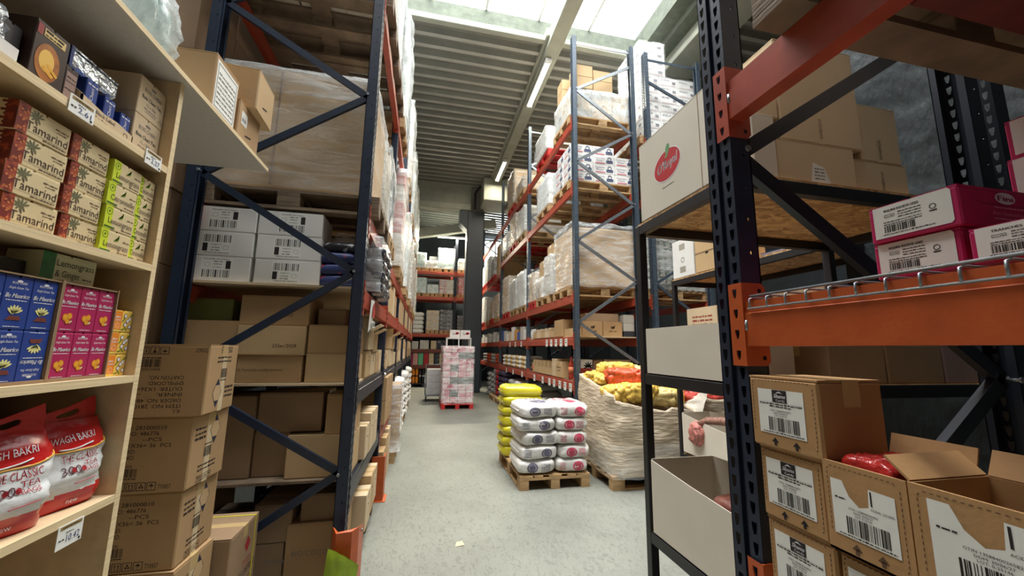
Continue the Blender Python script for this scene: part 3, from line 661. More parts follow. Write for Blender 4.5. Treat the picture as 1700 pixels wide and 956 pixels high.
for r_ in range(3): carton(-1.0, -.93, 1.4185, 1.4965, 1.4005+r_*.0675, 1.4005+r_*.0675+.0665, 'small yellow and orange tea box with coconut print, %s of three' % ('bottom', 'middle', 'top')[r_], YELB, None, 'tea_box', 'tea box', 'yellow tea boxes', yel, bev=.001)
def lg(t, F, wd, d, h):
    f = F['+x']; part(MB().rect(f, 0, 0, d*.22, h), 'green_panel', GREEN, t)
    part(MB().txt(f, 'Lemongrass', d*.25, h*.58, h*.24, 0, w=d*.70).txt(f, '& Ginger', d*.25, h*.20, h*.24, 0, w=d*.45).fake(f, d*.75, h*.22, d*.95, .004), 'lettering', mat('dark_green_ink', srgb(50, 70, 46), .6, var=0), t)
carton(-1.03, -.955, 1.195, 1.362, 1.6575, 1.732, 'green and cream lemongrass and ginger box lying on the trays', mat('olive_cream', srgb(196, 196, 158), .55, var=.1, scale=15), None, 'tea_box', 'tea box', dec=lg, bev=.0015)
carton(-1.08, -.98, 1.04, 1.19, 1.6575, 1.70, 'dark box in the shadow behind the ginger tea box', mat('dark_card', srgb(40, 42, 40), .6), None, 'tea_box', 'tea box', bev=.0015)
# ---- top shelf of the tea unit
COFF = mat('dark_brown_card', srgb(54, 38, 32), .4, var=.12, scale=10)
def coff(t, F, wd, d, h):
    f = F['+x']; q = MB().ell(f, d*.45, h*.42, d*.36, h*.30, 0).ell(f, d*.42, h*.44, d*.22, h*.18, 1, .0009); part(q, 'picture', [mat('amber', srgb(176, 106, 40), .4, var=.3, scale=30), mat('glow_gold', srgb(236, 190, 90), .4, var=.1)], t)
    for k in range(3): q = MB().rect(f, d*.3, h*.2, d*.75, h*.23, 0)
    part(MB().rect(f, d*.22, h*.80, d*.86, h*.93, 0).rect(f, d*.03, h*.78, d*.18, h*.95, 1), 'title_panel', [mat('cream_title', srgb(230, 200, 130), .5, var=.05), mat('brick_red', srgb(150, 50, 44), .5)], t)
    part(MB().fake(f, d*.25, h*.88, d*.82, .006, 0, .0011, 2).fake(f, d*.25, h*.82, d*.75, .005, 0, .0011, 4).poly(f, [(d*.3, h*.30), (d*.62, h*.22), (d*.68, h*.27), (d*.36, h*.36)], 1, .0012).poly(f, [(d*.42, h*.38), (d*.75, h*.27), (d*.79, h*.31), (d*.46, h*.42)], 1, .0012), 'lettering', [INK, GOLD], t)
carton(-1.02, -.93, 1.038, 1.125, 2.1045, 2.262, 'dark brown box with glowing amber picture on the top tea shelf', COFF, None, 'tea_box', 'tea box', dec=coff, bev=.0015)
carton(-1.02, -.932, 1.127, 1.164, 2.1045, 2.208, 'narrow dark brown box with pale side label on the top shelf', COFF, None, 'tea_box', 'tea box', dec=lambda t, F, wd, d, h: part(MB().rect(F['+x'], d*.1, h*.15, d*.9, h*.85).fake(F['+x'], d*.15, h*.7, d*.85, .004, 1, .0010).fake(F['+x'], d*.15, h*.6, d*.85, .003, 1, .0010, 3).fake(F['+x'], d*.15, h*.4, d*.85, .003, 1, .0010, 5), 'side_label', [mat('pinkish', srgb(150, 120, 110), .5), INK], t), bev=.0015)
carton(-1.02, -.945, .985, 1.030, 2.1045, 2.215, 'black box with small white label left of the amber picture box', mat('black_card', srgb(28, 26, 28), .4), None, 'tea_box', 'tea box', dec=lambda t, F, wd, d, h: part(MB().rect(F['+x'], d*.1, h*.1, d*.8, h*.35), 'label', PAPER, t), bev=.0015)
# tray carton with three blue packs and a foil-wrapped pack
def blacklabel(t, F, wd, d, h):
    f = F['+x']; b = MB().txt(f, 'Black Label', d*.25, h*.12+.022, .011, 0, w=d*.36).txt(f, 'Tea Time', d*.25, h*.12+.007, .009, 0, w=d*.24).frame(f, d*.80, .010, d*.88, .028, .0012, 0)
    b.ring(F['-y'], wd*.55, .035, .016, .0022, 0, ry=.010).ring(F['-y'], wd*.78, .045, .014, .0022, 0, ry=.011); part(b, 'lettering', INK, t)
tl = thing('display_tray', 'cut-open kraft tray with black lettering and three blue packs inside', 'tray', (-1.0, 1.27, 2.1045), local=True)
F_ = None
b = MB().box(-.08, .075, -.095, .095, 0, .004).box(-.08, .075, .091, .095, 0, .045).box(-.084, -.08, -.095, .095, 0, .13)
b.prism([(-.095, 0), (.095, 0), (.095, .035), (.03, .045), (-.02, .042), (-.095, .055)], lambda u, v, t: (t, u, v), .071, .075)
b.prism([(-.08, 0), (.075, 0), (.075, .055), (.02, .10), (-.08, .12)], lambda u, v, t: (u, t, v), -.095, -.091)
part(b, 'body', KRAFTP, tl); blacklabel(tl, faces(-.08, .075, -.095, .095, 0, .045), .155, .19, .045)
for i, y in enumerate((1.198, 1.262, 1.325)):
    o = carton(-1.0, -.938, y, y+.040, 2.110, 2.222-i*.012, 'blue tea pack standing in the cut-open kraft tray, %s from the left' % ORD[i], BLUE, None, 'tea_pack', 'tea box', 'blue packs in the kraft tray', lambda t, F, wd, d, h: part(MB().txt(F['+x'], 'Bois Cheri', d*.62, h*.2, d*.26, 0, w=h*.6, rot=math.pi/2).fake(F['+x'], d*.1, h*.86, d*.9, .006, 0, seed=4), 'lettering', WPR, t), bev=.002)
SILV = mat('silver_foil', srgb(200, 210, 222), .2, metal=.8, var=.3, scale=25, bump=.6, bscale=30)
carton(-1.06, -.96, 1.165, 1.332, 2.232, 2.29, 'silver and blue foil-wrapped pack lying on the blue tea packs', SILV, None, 'tea_pack', 'tea box', dec=lambda t, F, wd, d, h: part(MB().rect(F['+x'], 0, 0, d*.05, h).rect(F['-y'], 0, 0, wd, h), 'end_print', BLUE, t), bev=.008)
def cheri(t, F, wd, d, h):
    f = F['+x']; b = MB().ell(f, d*.5, h*.84, d*.10, h*.03, 0).txt(f, 'BOIS CHERI', d*.5, h*.66, h*.10, 0, w=d*.62, al='C').txt(f, 'Bois Cheri Tea', d*.5, h*.46, h*.10, 0, w=d*.74, al='C', bold=.0004).txt(f, '12 x 50g', d*.5, h*.31, h*.075, 0, w=d*.36, al='C').fake(f, d*.25, h*.22, d*.75, .004, 0, seed=2).fake(f, d*.3, h*.16, d*.7, .003, 0, seed=3)
    b.ring(f, d*.88, h*.14, .011, .0012, 0, ry=.006).ring(f, d*.94, h*.2, .011, .0012, 0, ry=.006); part(b, 'lettering', INKG, t)
for i in range(2): carton(-1.13, -.935, 1.372, 1.496, 2.1045+i*.13, 2.1045+i*.13+.129, 'cream tea carton with grey lettering at the shelf end, %s of two' % ('lower', 'upper')[i], KRAFTP, None, 'carton', 'carton', 'cream tea cartons', cheri, bev=.002)
# pouch in a white tray, top left
def crinkle(b, cx, cy, cz, rx, ry, rz, n=14, m=12, amp=.12, seed=0, p=.55):
    def fn(u, v):
        a = 2*math.pi*u; t = math.pi*(v-.5); c = math.copysign(abs(math.cos(a))**p, math.cos(a)); s = math.copysign(abs(math.sin(a))**p, math.sin(a)); ct = max(0, math.cos(t))**p; st = math.copysign(abs(math.sin(t))**.8, math.sin(t))
        k = 1+amp*fbm(c*2.2+seed, s*2.2, st*3.1, 1.6)
        return (cx+rx*c*ct*k, cy+ry*s*ct*k, cz+rz*st*(1+.4*amp*fbm(c*3+seed, s*3, 1)))
    b.grid(fn, n, m, closeu=True); return b
t = thing('white_tray', 'white tray with a silver pouch at the top left shelf corner', 'tray', (-.98, .96, 2.1045))
MB().box(-1.05, -.925, .90, 1.012, 2.1045, 2.1085).box(-.929, -.925, .90, 1.012, 2.1085, 2.150).box(-1.05, -.925, 1.008, 1.012, 2.1085, 2.150).build('body', WHITE, t)
t = thing('pouch', 'silver plastic pouch sitting in the white tray', 'pouch', (-.985, .955, 2.1085))
crinkle(MB(), -.985, .955, 2.178, .05, .048, .068, 18, 16, .3, 2).build('bag', SILV, t); MB().box(-.985, -.98, .93, .985, 2.236, 2.262).build('seal', SILV, t)
# ---- red and white tea pouches
PCHR = mat('pouch_red', srgb(196, 30, 30), .25, var=.10, scale=12, bump=.25, bscale=18, coat=.3); PCHW = mat('pouch_white', srgb(222, 224, 224), .28, var=.04, scale=8, bump=.25, bscale=16, coat=.3); PCHY = mat('pouch_yellow', srgb(226, 170, 60), .4, var=0)
def pouch_parts(t, hw, hd, H, seed, printed=True):
    # front faces +x locally; bag: pillow with flat bottom gusset and a pinched top with handle
    def sec(v):       # v 0..1 height -> depth radius, width radius
        dep = hd*math.sin(min(1, v*2.2+.45)*math.pi/2)*(1-max(0, (v-.35)/.65)**1.5*.90)
        return dep, hw*(.90+.10*math.sin(min(1, v*1.8+.15)*math.pi/2)-max(0, v-.80)*.45)
    def P(a, v):
        dep, wr = sec(v); c = math.cos(a); s = math.sin(a)
        x = math.copysign(abs(c)**.6, c)*dep; y = math.copysign(abs(s)**.5, s)*wr
        k = .012*fbm(x*10+seed, y*9, v*4)*min(1, v*8)+.005*fbm(x*34+seed, y*30, v*14)*min(1, v*8); return (x+k*(1 if c > 0 else -1), y+k*.5, v*H)
    n = 36; m = 30; b = MB(); v = [P(2*math.pi*i/n, j/m) for j in range(m+1) for i in range(n)]; F = []; mi = []
    for j in range(m):
        for i in range(n):
            F.append((j*n+i, j*n+(i+1) % n, (j+1)*n+(i+1) % n, (j+1)*n+i)); a = 2*math.pi*(i+.5)/n; fy = abs(math.sin(a)); vv = (j+.5)/m
            top = .66+.10*fy*fy if math.cos(a) > 0 else .62; bot = .19+.05*math.sin(a)
            mi.append(1 if (bot < vv < top) else 0)
    b.v = v; b.f = F; b.m = mi; b.s = [True]*len(F); b.f.append(tuple(range(n))[::-1]); b.m.append(0); b.s.append(False)
    part(b, 'bag', [PCHR, PCHW], t)
    # yellow line under the red hood
    q = MB(); pts = []
    for k in range(-9, 10):
        a = k/9*1.35; fy = abs(math.sin(a)); vv = .655+.10*fy*fy; p = V(P(a, vv)); pts.append((p.x+.0015, p.y, p.z))
    q.tube(pts, .0022, 5); part(q, 'yellow_band', PCHY, t)
    # fin with a handle slot
    g = MB(); w2 = hw*.80; zt = H*.955; zl, zr_ = H*1.09, H*1.26
    out = [(-w2, zt), (0, zt), (w2, zt), (w2*1.05, (zt+zr_)/2), (w2*1.02, zr_), (0, (zl+zr_)/2-.006), (-w2*.9, zl), (-w2*.98, (zt+zl)/2)]
    inn = [(-.022, zt+.018), (.008, zt+.019), (.030, zt+.026), (.034, zt+.036), (.026, zt+.040), (.004, zt+.034), (-.018, zt+.028), (-.026, zt+.023)]
    for xo in (.002, -.002): g.add([(xo-(z-zt)*.12, y, z) for y, z in out+inn], [(i, (i+1) % 8, 8+(i+1) % 8, 8+i) for i in range(8)])
    part(g, 'handle_fin', PCHR, t)
    if not printed: return
    def surf(yy, zz_):
        vv = zz_/H; dep, wr = sec(vv); s = max(-1, min(1, yy/wr)); s0 = math.copysign(abs(s)**2, s); a = math.asin(max(-1, min(1, s0)))
        p = P(a, vv); return V((p[0]+.0025, yy, zz_))
    def wtext(b, tx, y, z, h, mi, w_, rise=0.0):
        vs, fs, wdt = textgeo(tx); sx = w_/wdt; b.add([surf(y-w_/2+px*sx, z+py*h+rise*(px*sx)) for px, py in vs], fs, mi)
    q = MB(); wtext(q, 'WAGH BAKRI', 0, H*.745, H*.075, 0, hw*1.15, .08)
    wtext(q, 'THE CLASSIC', hw*.12, H*.535, H*.085, 1, hw*1.05, .04); wtext(q, '300', -hw*.16, H*.40, H*.095, 2, hw*.50); wtext(q, 'TEA', hw*.40, H*.465, H*.06, 1, hw*.42); wtext(q, 'BAGS', hw*.40, H*.405, H*.045, 1, hw*.42)
    pts = [surf(-hw*.45+k*hw*.9/10, H*(.69+.025*math.sin(k/10*math.pi)*-1+.035*k/10)) for k in range(11)]; q.tube(pts, .0022, 4, 0)
    for yy in (-.005, .018): c0 = (yy-hw*.05); q.add([surf(c0+.006*math.cos(k), H*.445+.0075*math.sin(k)) + V((.001, 0, 0)) for k in [i*math.pi/4 for i in range(8)]], [tuple(range(8))], 1)
    q.tube([surf(-hw*.05+k*.006, H*.285+.004*k/10) for k in range(11)], .0012, 4, 1); wtext(q, 'S', hw*.2, H*.20, H*.05, 0, .012); wtext(q, 'new', hw*.05, H*.07, H*.05, 0, hw*.3)
    part(q, 'lettering', [WPR, mat('pouch_print_red', srgb(160, 34, 46), .5, var=0), mat('pouch_print_grey', srgb(96, 60, 66), .5, var=0)], t)
for i, (x, y, rz, hw, lab) in enumerate(((-.992, 1.405, -.22, .094, 'rightmost red and white tea pouch standing against the shelf end panel'), (-.985, 1.222, -.32, .096, 'middle red and white tea pouch next to the one at the shelf end'), (-.975, 1.038, -.35, .096, 'leftmost red and white tea pouch, cut off by the picture edge'))):
    t = thing('tea_pouch', lab, 'tea pouch', (x, y, 1.0455), 'tea pouches', rz, local=True); pouch_parts(t, hw, .060, .235, i*7.3)
for i, (x, y, rz) in enumerate(((-1.205, 1.34, -.4), (-1.20, 1.14, -.4))):
    t = thing('tea_pouch', 'red tea pouch standing in the second row behind the %s front pouch' % ('rightmost', 'middle')[i], 'tea pouch', (x, y, 1.0455), 'tea pouches', rz, local=True); pouch_parts(t, .105, .060, .245, 30+i*5, False)
# ================================================================ on the white board above
def blab(t, F, wd, d, h):
    f = F['+x']; b = MB().rect(f, d*.06, h*.08, d*.94, h*.92, 0); part(b, 'label', PAPER, t)
    q = MB().frame(f, d*.10, h*.12, d*.90, h*.88, .004, 0, .0010)
    for k in range(7): q.fake(f, d*.15, h*(.2+k*.085), d*.85, .009, 0, .0010, k)
    part(q, 'lettering', INKG, t)
carton(-1.25, -.90, 1.685, 1.885, 2.450, 2.705, 'brown carton with a large printed sheet on the white board', KRAFT, 'y', dec=blab)
def hole(t, F, wd, d, h):
    part(MB().poly(F['+x'], [(d*.35, h*.22), (d*.62, h*.30), (d*.62, h*.34), (d*.35, h*.26)], 0), 'hand_hole', DARK, t)
carton(-1.18, -.895, 1.90, 2.125, 2.450, 2.640, 'brown carton with a white address label at the end of the white board', KRAFT, 'y', dec=lambda t, F, wd, d, h: (hole(t, F, wd, d, h), part(MB().rect(F['+x'], d*.12, h*.45, d*.38, h*.78).bars(F['+x'], d*.15, h*.52, d*.35, h*.62, 8, 1, .001), 'label', [PAPER, INKG], t)))
carton(-1.16, -.865, 1.965, 2.185, 2.642, 2.855, 'tan carton tilted on top at the end of the white board', KRAFT2, 'y', dec=hole, rz=.05)
pk = thing('bottle_pack', 'clear film-wrapped pack standing on the white board', 'pack', (-1.0, 1.40, 2.450))
for i in range(2):
    for j in range(2): MB().lathe([(.03, 0), (.034, .01), (.034, .16), (.028, .2), (.012, .23), (.012, .26)], 12, (-1.03+i*.07, 1.37+j*.07, 2.450)).build('bottle', mat('pale_bottle', srgb(190, 214, 206), .2, var=.1, trans=.3), pk)
crinkle(MB(), -.995, 1.405, 2.585, .09, .09, .14, 20, 16, .25, 5).build('film', FILMW, pk)
# ================================================================ stack of lettered cartons beside the tea shelf
def icons(b, f, u, v, s, n, seed=0):
    for k in range(n):
        b.frame(f, u+k*s*1.12, v, u+k*s*1.12+s, v+s, s*.07, 0); c = u+k*s*1.12+s/2; r = (k+seed) % 4
        if r == 0: b.poly(f, [(c-s*.3, v+s*.5), (c, v+s*.8), (c+s*.3, v+s*.5)], 0).rect(f, c-s*.03, v+s*.2, c+s*.03, v+s*.5)
        elif r == 1: b.poly(f, [(c-s*.25, v+s*.8), (c-s*.05, v+s*.45), (c+s*.05, v+s*.45), (c+s*.25, v+s*.8)], 0).rect(f, c-s*.03, v+s*.25, c+s*.03, v+s*.5).rect(f, c-s*.18, v+s*.18, c+s*.18, v+s*.25)
        elif r == 2:
            for d in (-.18, .18): b.rect(f, c+d*s-s*.04, v+s*.25, c+d*s+s*.04, v+s*.65).poly(f, [(c+d*s-s*.12, v+s*.62), (c+d*s+s*.12, v+s*.62), (c+d*s, v+s*.82)], 0)
            b.rect(f, c-s*.3, v+s*.14, c+s*.3, v+s*.20)
        else:
            for a in (0, 2.09, 4.18): b.ell(f, c+s*.17*math.cos(a+1.57), v+s*.48+s*.17*math.sin(a+1.57), s*.12, s*.12, 0, n=8)
def haz(b, f, u, v, r, mi=0):
    ru, rv = r*.66, r
    b.poly(f, [(u-ru, v), (u, v-rv), (u+ru, v), (u, v+rv)], mi, .0005); b.poly(f, [(u-ru*.9, v), (u-ru*.42, v-rv*.52), (u+ru*.42, v-rv*.52), (u+ru*.9, v), (u+ru*.42, v+rv*.52), (u-ru*.42, v+rv*.52)], mi+1, .0008)
def orderprint(inv):
    def fn(t, F, wd, d, h):
        f = F['-y']; g = F['+x']
        if inv: f = flip(f, wd, h); g = flip(g, d, h)
        L = ['ITEM NO: 281000010', 'ORDER NO: 486776', 'INNER:      --PCS', 'OUTER: 1X36= 36  PCS', 'EMMELOORD:', 'CARTON NO.']
        b = MB(); u0 = wd*.20 if inv else wd*.225
        if inv: b.txt(f, 'K.I.', u0, h*.905, .015, 0)
        for k, s in enumerate(L): b.txt(f, s, u0, h*(.83-k*.078), .0155, 0, w=len(s)*.0125)
        ub = wd*.42 if inv else wd*.36
        b.txt(f, 'BARCODE:', ub, h*.335, .010, 0).bars(f, ub, h*.21, ub+.085, h*.32, 22, 0, seed=6).fake(f, ub, h*.185, ub+.085, .005)
        icons(b, f, wd*.32 if not inv else wd*.36, h*.035, .032, 5); b.txt(f, 'TY0437', wd*.76 if not inv else wd*.02, h*.05, .018, 0, w=.045)
        part(b, 'lettering', INK, t)
        q = MB(); haz(q, g, d*.62, h*.72, h*.22); part(q, 'hazard_diamond', [mat('blue_black_ink', srgb(44, 44, 62), .6, var=0), KRAFT2], t)
        p = MB().rect(g, d*.40, 0, d*.54, h, 1, .0004)
        part(p, 'end_tape', [INK, CTAPE], t)
        p = MB()
        for k in range(3): p.fake(g, d*.08, h*(.78-k*.07), d*.36, .011, 0, .0009, k+3)
        p.bars(g, d*.36, h*.36, d*.56, h*.50, 14, 0, .0009, seed=4).fake(g, d*.36, h*.53, d*.56, .006, 0, .0009)
        for k in range(2): p.fake(g, d*.25, h*(.24-k*.06), d*.72, .009, 0, .0009, k+8)
        icons(p, g, d*.24, h*.03, .026, 4, 1); part(p, 'end_print', INK, t)
    return fn
for k in range(5):
    z = k*.3; ox = (0.0, .012, -.004, .010, .030)[k]; oy = (0, .012, .02, .012, -.005)[k]
    t = carton(-1.36+ox, -.945+ox, 1.955+oy, 2.245+oy, z+.0005, z+.2995, 'brown lettered carton beside the tea shelf, %s of the five-high stack' % ('bottom', 'second from bottom', 'middle', 'second from top', 'top, upside-down')[k], KRAFT if k != 4 else KRAFT, 'x', dec=orderprint(k == 4), rz=(.02, -.03, .0, -.02, .035)[k], group='stacked lettered cartons')
t.location.z = 1.2
# gas-canister cartons with yellow straps
YST = mat('yellow_strap', srgb(206, 196, 60), .4, var=.1)
def gas(t, F, wd, d, h):
    g = F['+x']; b = MB().poly(g, [(d*.52, h*.62), (d*.62, h*.48), (d*.72, h*.62), (d*.62, h*.76)], 0); part(b, 'red_diamond', mat('red_ink', srgb(170, 44, 50), .6, var=.1), t)
    part(MB().txt(g, 'BUTANE GAS CARTRIDGE', d*.05, h*.12, h*.12, 0, w=d*.92).fake(g, d*.50, h*.35, d*.80, .010, 1).fake(g, d*.50, h*.29, d*.75, .008, 1, seed=4), 'lettering', [INK, mat('red_ink2', srgb(150, 60, 60), .6, var=0)], t)
    u = d*.86; e = .002; o = V((0, -d/2+u, 0))
    s = MB().box(-wd/2-e, wd/2+e, o.y-.006, o.y+.006, h, h+e).box(wd/2, wd/2+e, o.y-.006, o.y+.006, 0, h); part(s, 'strap', YST, t)
for k in range(2): carton(-1.30, -.862, 2.27, 2.60, .0005+k*.29, .29+k*.29-.001, 'gas cartridge carton with yellow strap behind the lettered stack, %s one' % ('lower', 'upper')[k], KRAFT3, 'x', dec=gas, group='strapped gas cartons')
# ================================================================ pallets, film, wrapped loads, sacks
PM = {}
def pm(key, b, m):
    k = (key, m.name)
    if k not in PM:
        o = b().build(key, m, None, local=True); PM[k] = o.data; bpy.data.objects.remove(o)
    return PM[k]
def pallet(cx, cy, z, label, along='x', m=WOOD, L=1.2, W=.8, group='wooden pallets', detail=True, rz=0):
    t = thing('pallet', label, 'pallet', (cx, cy, z), group, (0 if along == 'x' else math.pi/2)+rz, local=True)
    bys = [-W/2+.05, 0, W/2-.05]; bxs = [-L/2+.0725, 0, L/2-.0725]
    tops = [(-W/2+.0725, .145), (-W/4+.01, .10), (0, .145), (W/4-.01, .10), (W/2-.0725, .145)]
    if not detail:
        def f():
            b = MB()
            for y in bys: b.box(-L/2, L/2, y-.05, y+.05, 0, .022)
            for y in bys:
                for x in bxs: b.box(x-.0725, x+.0725, y-.05, y+.05, .022, .10)
            for x in bxs: b.box(x-.0725, x+.0725, -W/2, W/2, .10, .122)
            for y, w_ in tops: b.box(-L/2, L/2, y-w_/2, y+w_/2, .122, .144)
            return b
        link('slats_and_blocks', pm('slats_and_blocks%g%g' % (L, W), f, m), t); return t
    for y in bys: link('bottom_board', pm('bottom_board%g' % L, lambda: MB().box(-L/2, L/2, -.05, .05, 0, .022), m), t, (0, y, 0))
    for y in bys:
        for x in bxs: link('block', pm('block', lambda: MB().box(-.0725, .0725, -.05, .05, .0222, .0998, bev=.003), m), t, (x, y, 0))
    for x in bxs: link('stringer', pm('stringer%g' % W, lambda: MB().box(-.0725, .0725, -W/2, W/2, .10, .1218), m), t, (x, 0, 0))
    for y, w_ in tops: link('top_board', pm('top_board%g%g' % (L, w_), lambda: MB().box(-L/2, L/2, -w_/2, w_/2, .122, .144), m), t, (0, y, 0))
    return t
def film(x0, x1, y0, y1, z0, z1, t, m=None, amp=.012, seed=0, n=10, sag=0, name='film', top=True):
    b = MB(); hx, hy = (x1-x0)/2, (y1-y0)/2; cx, cy = (x0+x1)/2, (y0+y1)/2
    per = []
    N = n
    for i in range(N): per.append((-1+2*i/N, -1))
    for i in range(N): per.append((1, -1+2*i/N))
    for i in range(N): per.append((1-2*i/N, 1))
    for i in range(N): per.append((-1, 1-2*i/N))
    M = len(per); R = max(4, int((z1-z0)/.09)); v = []; F = []
    for j in range(R+1):
        z = z0+(z1-z0)*j/R
        for (px, py) in per:
            k = amp*(.6+fbm(px*1.7+seed, py*1.7, z*9)+.6*fbm(px*5+seed, py*5, z*22)); r = 1-.02*(abs(px) > .98 and abs(py) > .98)
            zz = z+(sag*(fbm(px*3+seed, py*3, 2)-.5) if j in (0, R) else 0)
            v.append((cx+px*(hx+k)*r, cy+py*(hy+k)*r, zz))
    for j in range(R):
        for i in range(M): F.append((j*M+i, j*M+(i+1) % M, (j+1)*M+(i+1) % M, (j+1)*M+i))
    if top:
        o = len(v); v.append((cx, cy, z1+.004))
        for i in range(M): F.append((R*M+i, R*M+(i+1) % M, o))
    b.add(v, F, 0, True); return b.build(name, m or FILM, t)
def wload(x0, x1, y0, y1, z0, z1, label, nx, ny, nz, m, fm=None, amp=.012, seed=0, dec=None, name='wrapped_load', piece='carton', group='film-wrapped pallet loads', fz=None, gap=.003, jit=.006, ms=None):
    t = thing(name, label, 'wrapped load', ((x0+x1)/2, (y0+y1)/2, z0), group); B = V(t.location); r = random.Random(seed)
    dx, dy, dz = (x1-x0)/nx, (y1-y0)/ny, (z1-z0)/nz
    b = MB().box(-dx/2+gap, dx/2-gap, -dy/2+gap, dy/2-gap, .001, dz-.001, bev=.004); o = b.build(piece, m, t, local=True); me = o.data; bpy.data.objects.remove(o)
    mes = [me]
    for mm in (ms or []):
        m2 = me.copy(); m2.materials.clear(); m2.materials.append(mm); mes.append(m2)
    for k in range(nz):
        for j in range(ny):
            for i in range(nx):
                if 0 < i < nx-1 and 0 < j < ny-1 and k < nz-1: continue
                c = V((x0+dx*(i+.5)+r.uniform(-jit, jit), y0+dy*(j+.5)+r.uniform(-jit, jit), z0+dz*k)); link(piece, r.choice(mes), t, c-B)
    if dec:
        q = MB(); mats = dec(q, faces(x0-.001, x1+.001, y0-.001, y1+.001, z0, z1), x1-x0, y1-y0, z1-z0, (nx, ny, nz)); q.build('print', mats, t)
    if fm is not False: film(x0-.012, x1+.012, y0-.012, y1+.012, z0+.012 if fz is None else fz, z1+.008, t, fm, amp, seed, sag=.02)
    return t
SKM = {}
def sackmesh(L, W, H, m, seed, name='sack', lump=0.0, n=20):
    k = (L, W, H, m.name, seed, lump, n)
    if k in SKM: return SKM[k]
    b = MB(); r = random.Random(seed)
    def S0(u, v):
        a = 2*math.pi*u; t = math.pi*(v-.5); c, s = math.cos(a), math.sin(a); p = .34
        ct = max(0, math.cos(t))**.42; st = math.copysign(abs(math.sin(t))**.64, math.sin(t))
        return V((math.copysign(abs(c)**p, c)*ct*L/2, math.copysign(abs(s)**p, s)*ct*W/2, st*H/2))
    pts = []
    if lump:
        for _ in range(900):
            q = S0(r.random(), r.random())
            if all((q-o).length_squared > .0042 for o in pts): pts.append(q)
    def fn(u, v):
        P = S0(u, v); a, c, z = P.x/L*2, P.y/W*2, P.z/H*2
        k_ = .05*fbm(a*1.7+seed, c*1.7, z)+.035*fbm(a*4+seed, c*4, z*2)+.018*fbm(a*11+seed, c*11, z*4)
        if lump:
            d2 = min((P-o).length_squared for o in pts); k_ = k_*.6+lump*(max(0, 1-d2/.0019)**.5-.5)/(.5*H)
            return (P.x*(1+k_*.35), P.y*(1+k_*.45), H/2*.97+P.z*(1+k_))
        cr = .0 if abs(z) < .5 else .10*H*fbm(a*2.3+seed, c*2.3, 9)
        ear = 1+.05*max(0, abs(a*c)-.55)
        return (P.x*(1+k_)*ear, P.y*(1+k_)*ear, H/2*.97+P.z*(1+k_*1.5)+cr*(1 if z > 0 else .3))
    b.grid(fn, 2*n, n, closeu=True); o = b.build(name, m, None, local=True); SKM[k] = o.data; bpy.data.objects.remove(o); return SKM[k]
def sack(x, y, z, L, W, H, m, seed, label, group, rz=0, dec=None, name='sack', lump=0, sc=1, n=20):
    t = thing(name, label, 'sack', (x, y, z), group, rz, local=True); link('bag', sackmesh(L, W, H, m, seed, lump=lump, n=n), t)
    for s in (-1, 1):
        link('seam', pm('seam%g' % W, lambda: MB().box(-.012, .012, -W*.36, W*.36, -.004, .004), m), t, (s*(L/2-.005), 0, H*.48))
    if dec: dec(t, L, W, H)
    return t
# ================================================================ loads in the left rack
for i in range(6):
    for z in (.65, 1.245, 1.89):
        if z == .65 and i > 1: continue
        MB().box(-1.50, -.445, LY[i]+.105, LY[i+1]-.005, z+.0006, z+.016).build('deck_panel', WOODG if z < 1 else KRAFTP, rackL)
# --- top level pallets
for i, (a, c) in enumerate(((2.82, 3.62), (3.60, 4.36))):
    pallet(-.97, (a+c)/2, 4.151, 'dark pallet on the top beam of the left rack, %s from the near post' % ORD[i], 'x', WOODG, W=.78, detail=True)
nm = ['nearest', 'second nearest', 'third nearest', 'fourth nearest', 'fifth nearest', 'farthest']
for i in range(5):
    a, c = LY[i+1]+.14, LY[i+2]-.06; y = (a+c)/2
    pallet(-.97, a+.42, 4.151, 'pallet on the top left beam beyond the second post, %s' % nm[i], 'x', WOOD, detail=False); pallet(-.97, c-.42, 2.431, 'pallet on the fourth left beam beyond the second post, %s' % nm[i], 'x', WOOD, detail=False)
WB = [mat('white_bag', srgb(222, 226, 222), .5, var=.06, scale=6), mat('pinkish_pack', srgb(206, 150, 140), .55, var=.12, scale=8), mat('pale_pack', srgb(214, 206, 190), .55, var=.08, scale=8), mat('red_pack', srgb(196, 60, 58), .5, var=.12, scale=8)]
wload(-1.5, -.42, 2.84, 3.60, 4.296, 5.25, 'pale wrapped goods on the top left beam above the big wrapped carton', 3, 2, 4, WB[2], FILMW, .02, 3)
wload(-1.5, -.42, 3.66, 4.34, 4.296, 5.9, 'white wrapped goods on the top left beam at the second post', 3, 2, 5, WB[0], FILMW, .03, 4)
for i in range(5):
    a, c = LY[i+1]+.16, LY[i+2]-.08
    wload(-1.5, -.385, a, a+.82, 4.296, 5.7, 'white film-covered load on the top left beam beyond the second post, %s' % nm[i], 2, 2, 4, WB[(0, 2, 0, 2, 0)[i]], FILMW, .035, 11+i)
    wload(-1.5, -.375-.01*(i % 2), c-.82, c, 2.576, 3.95, 'stretch-wrapped stack on the fourth left beam beyond the second post, %s' % nm[i], 2, 2, 6, WB[(1, 0, 2, 1, 0)[i]], (FILM, FILMW)[i % 2], .025, 21+i, ms=[WB[2]])
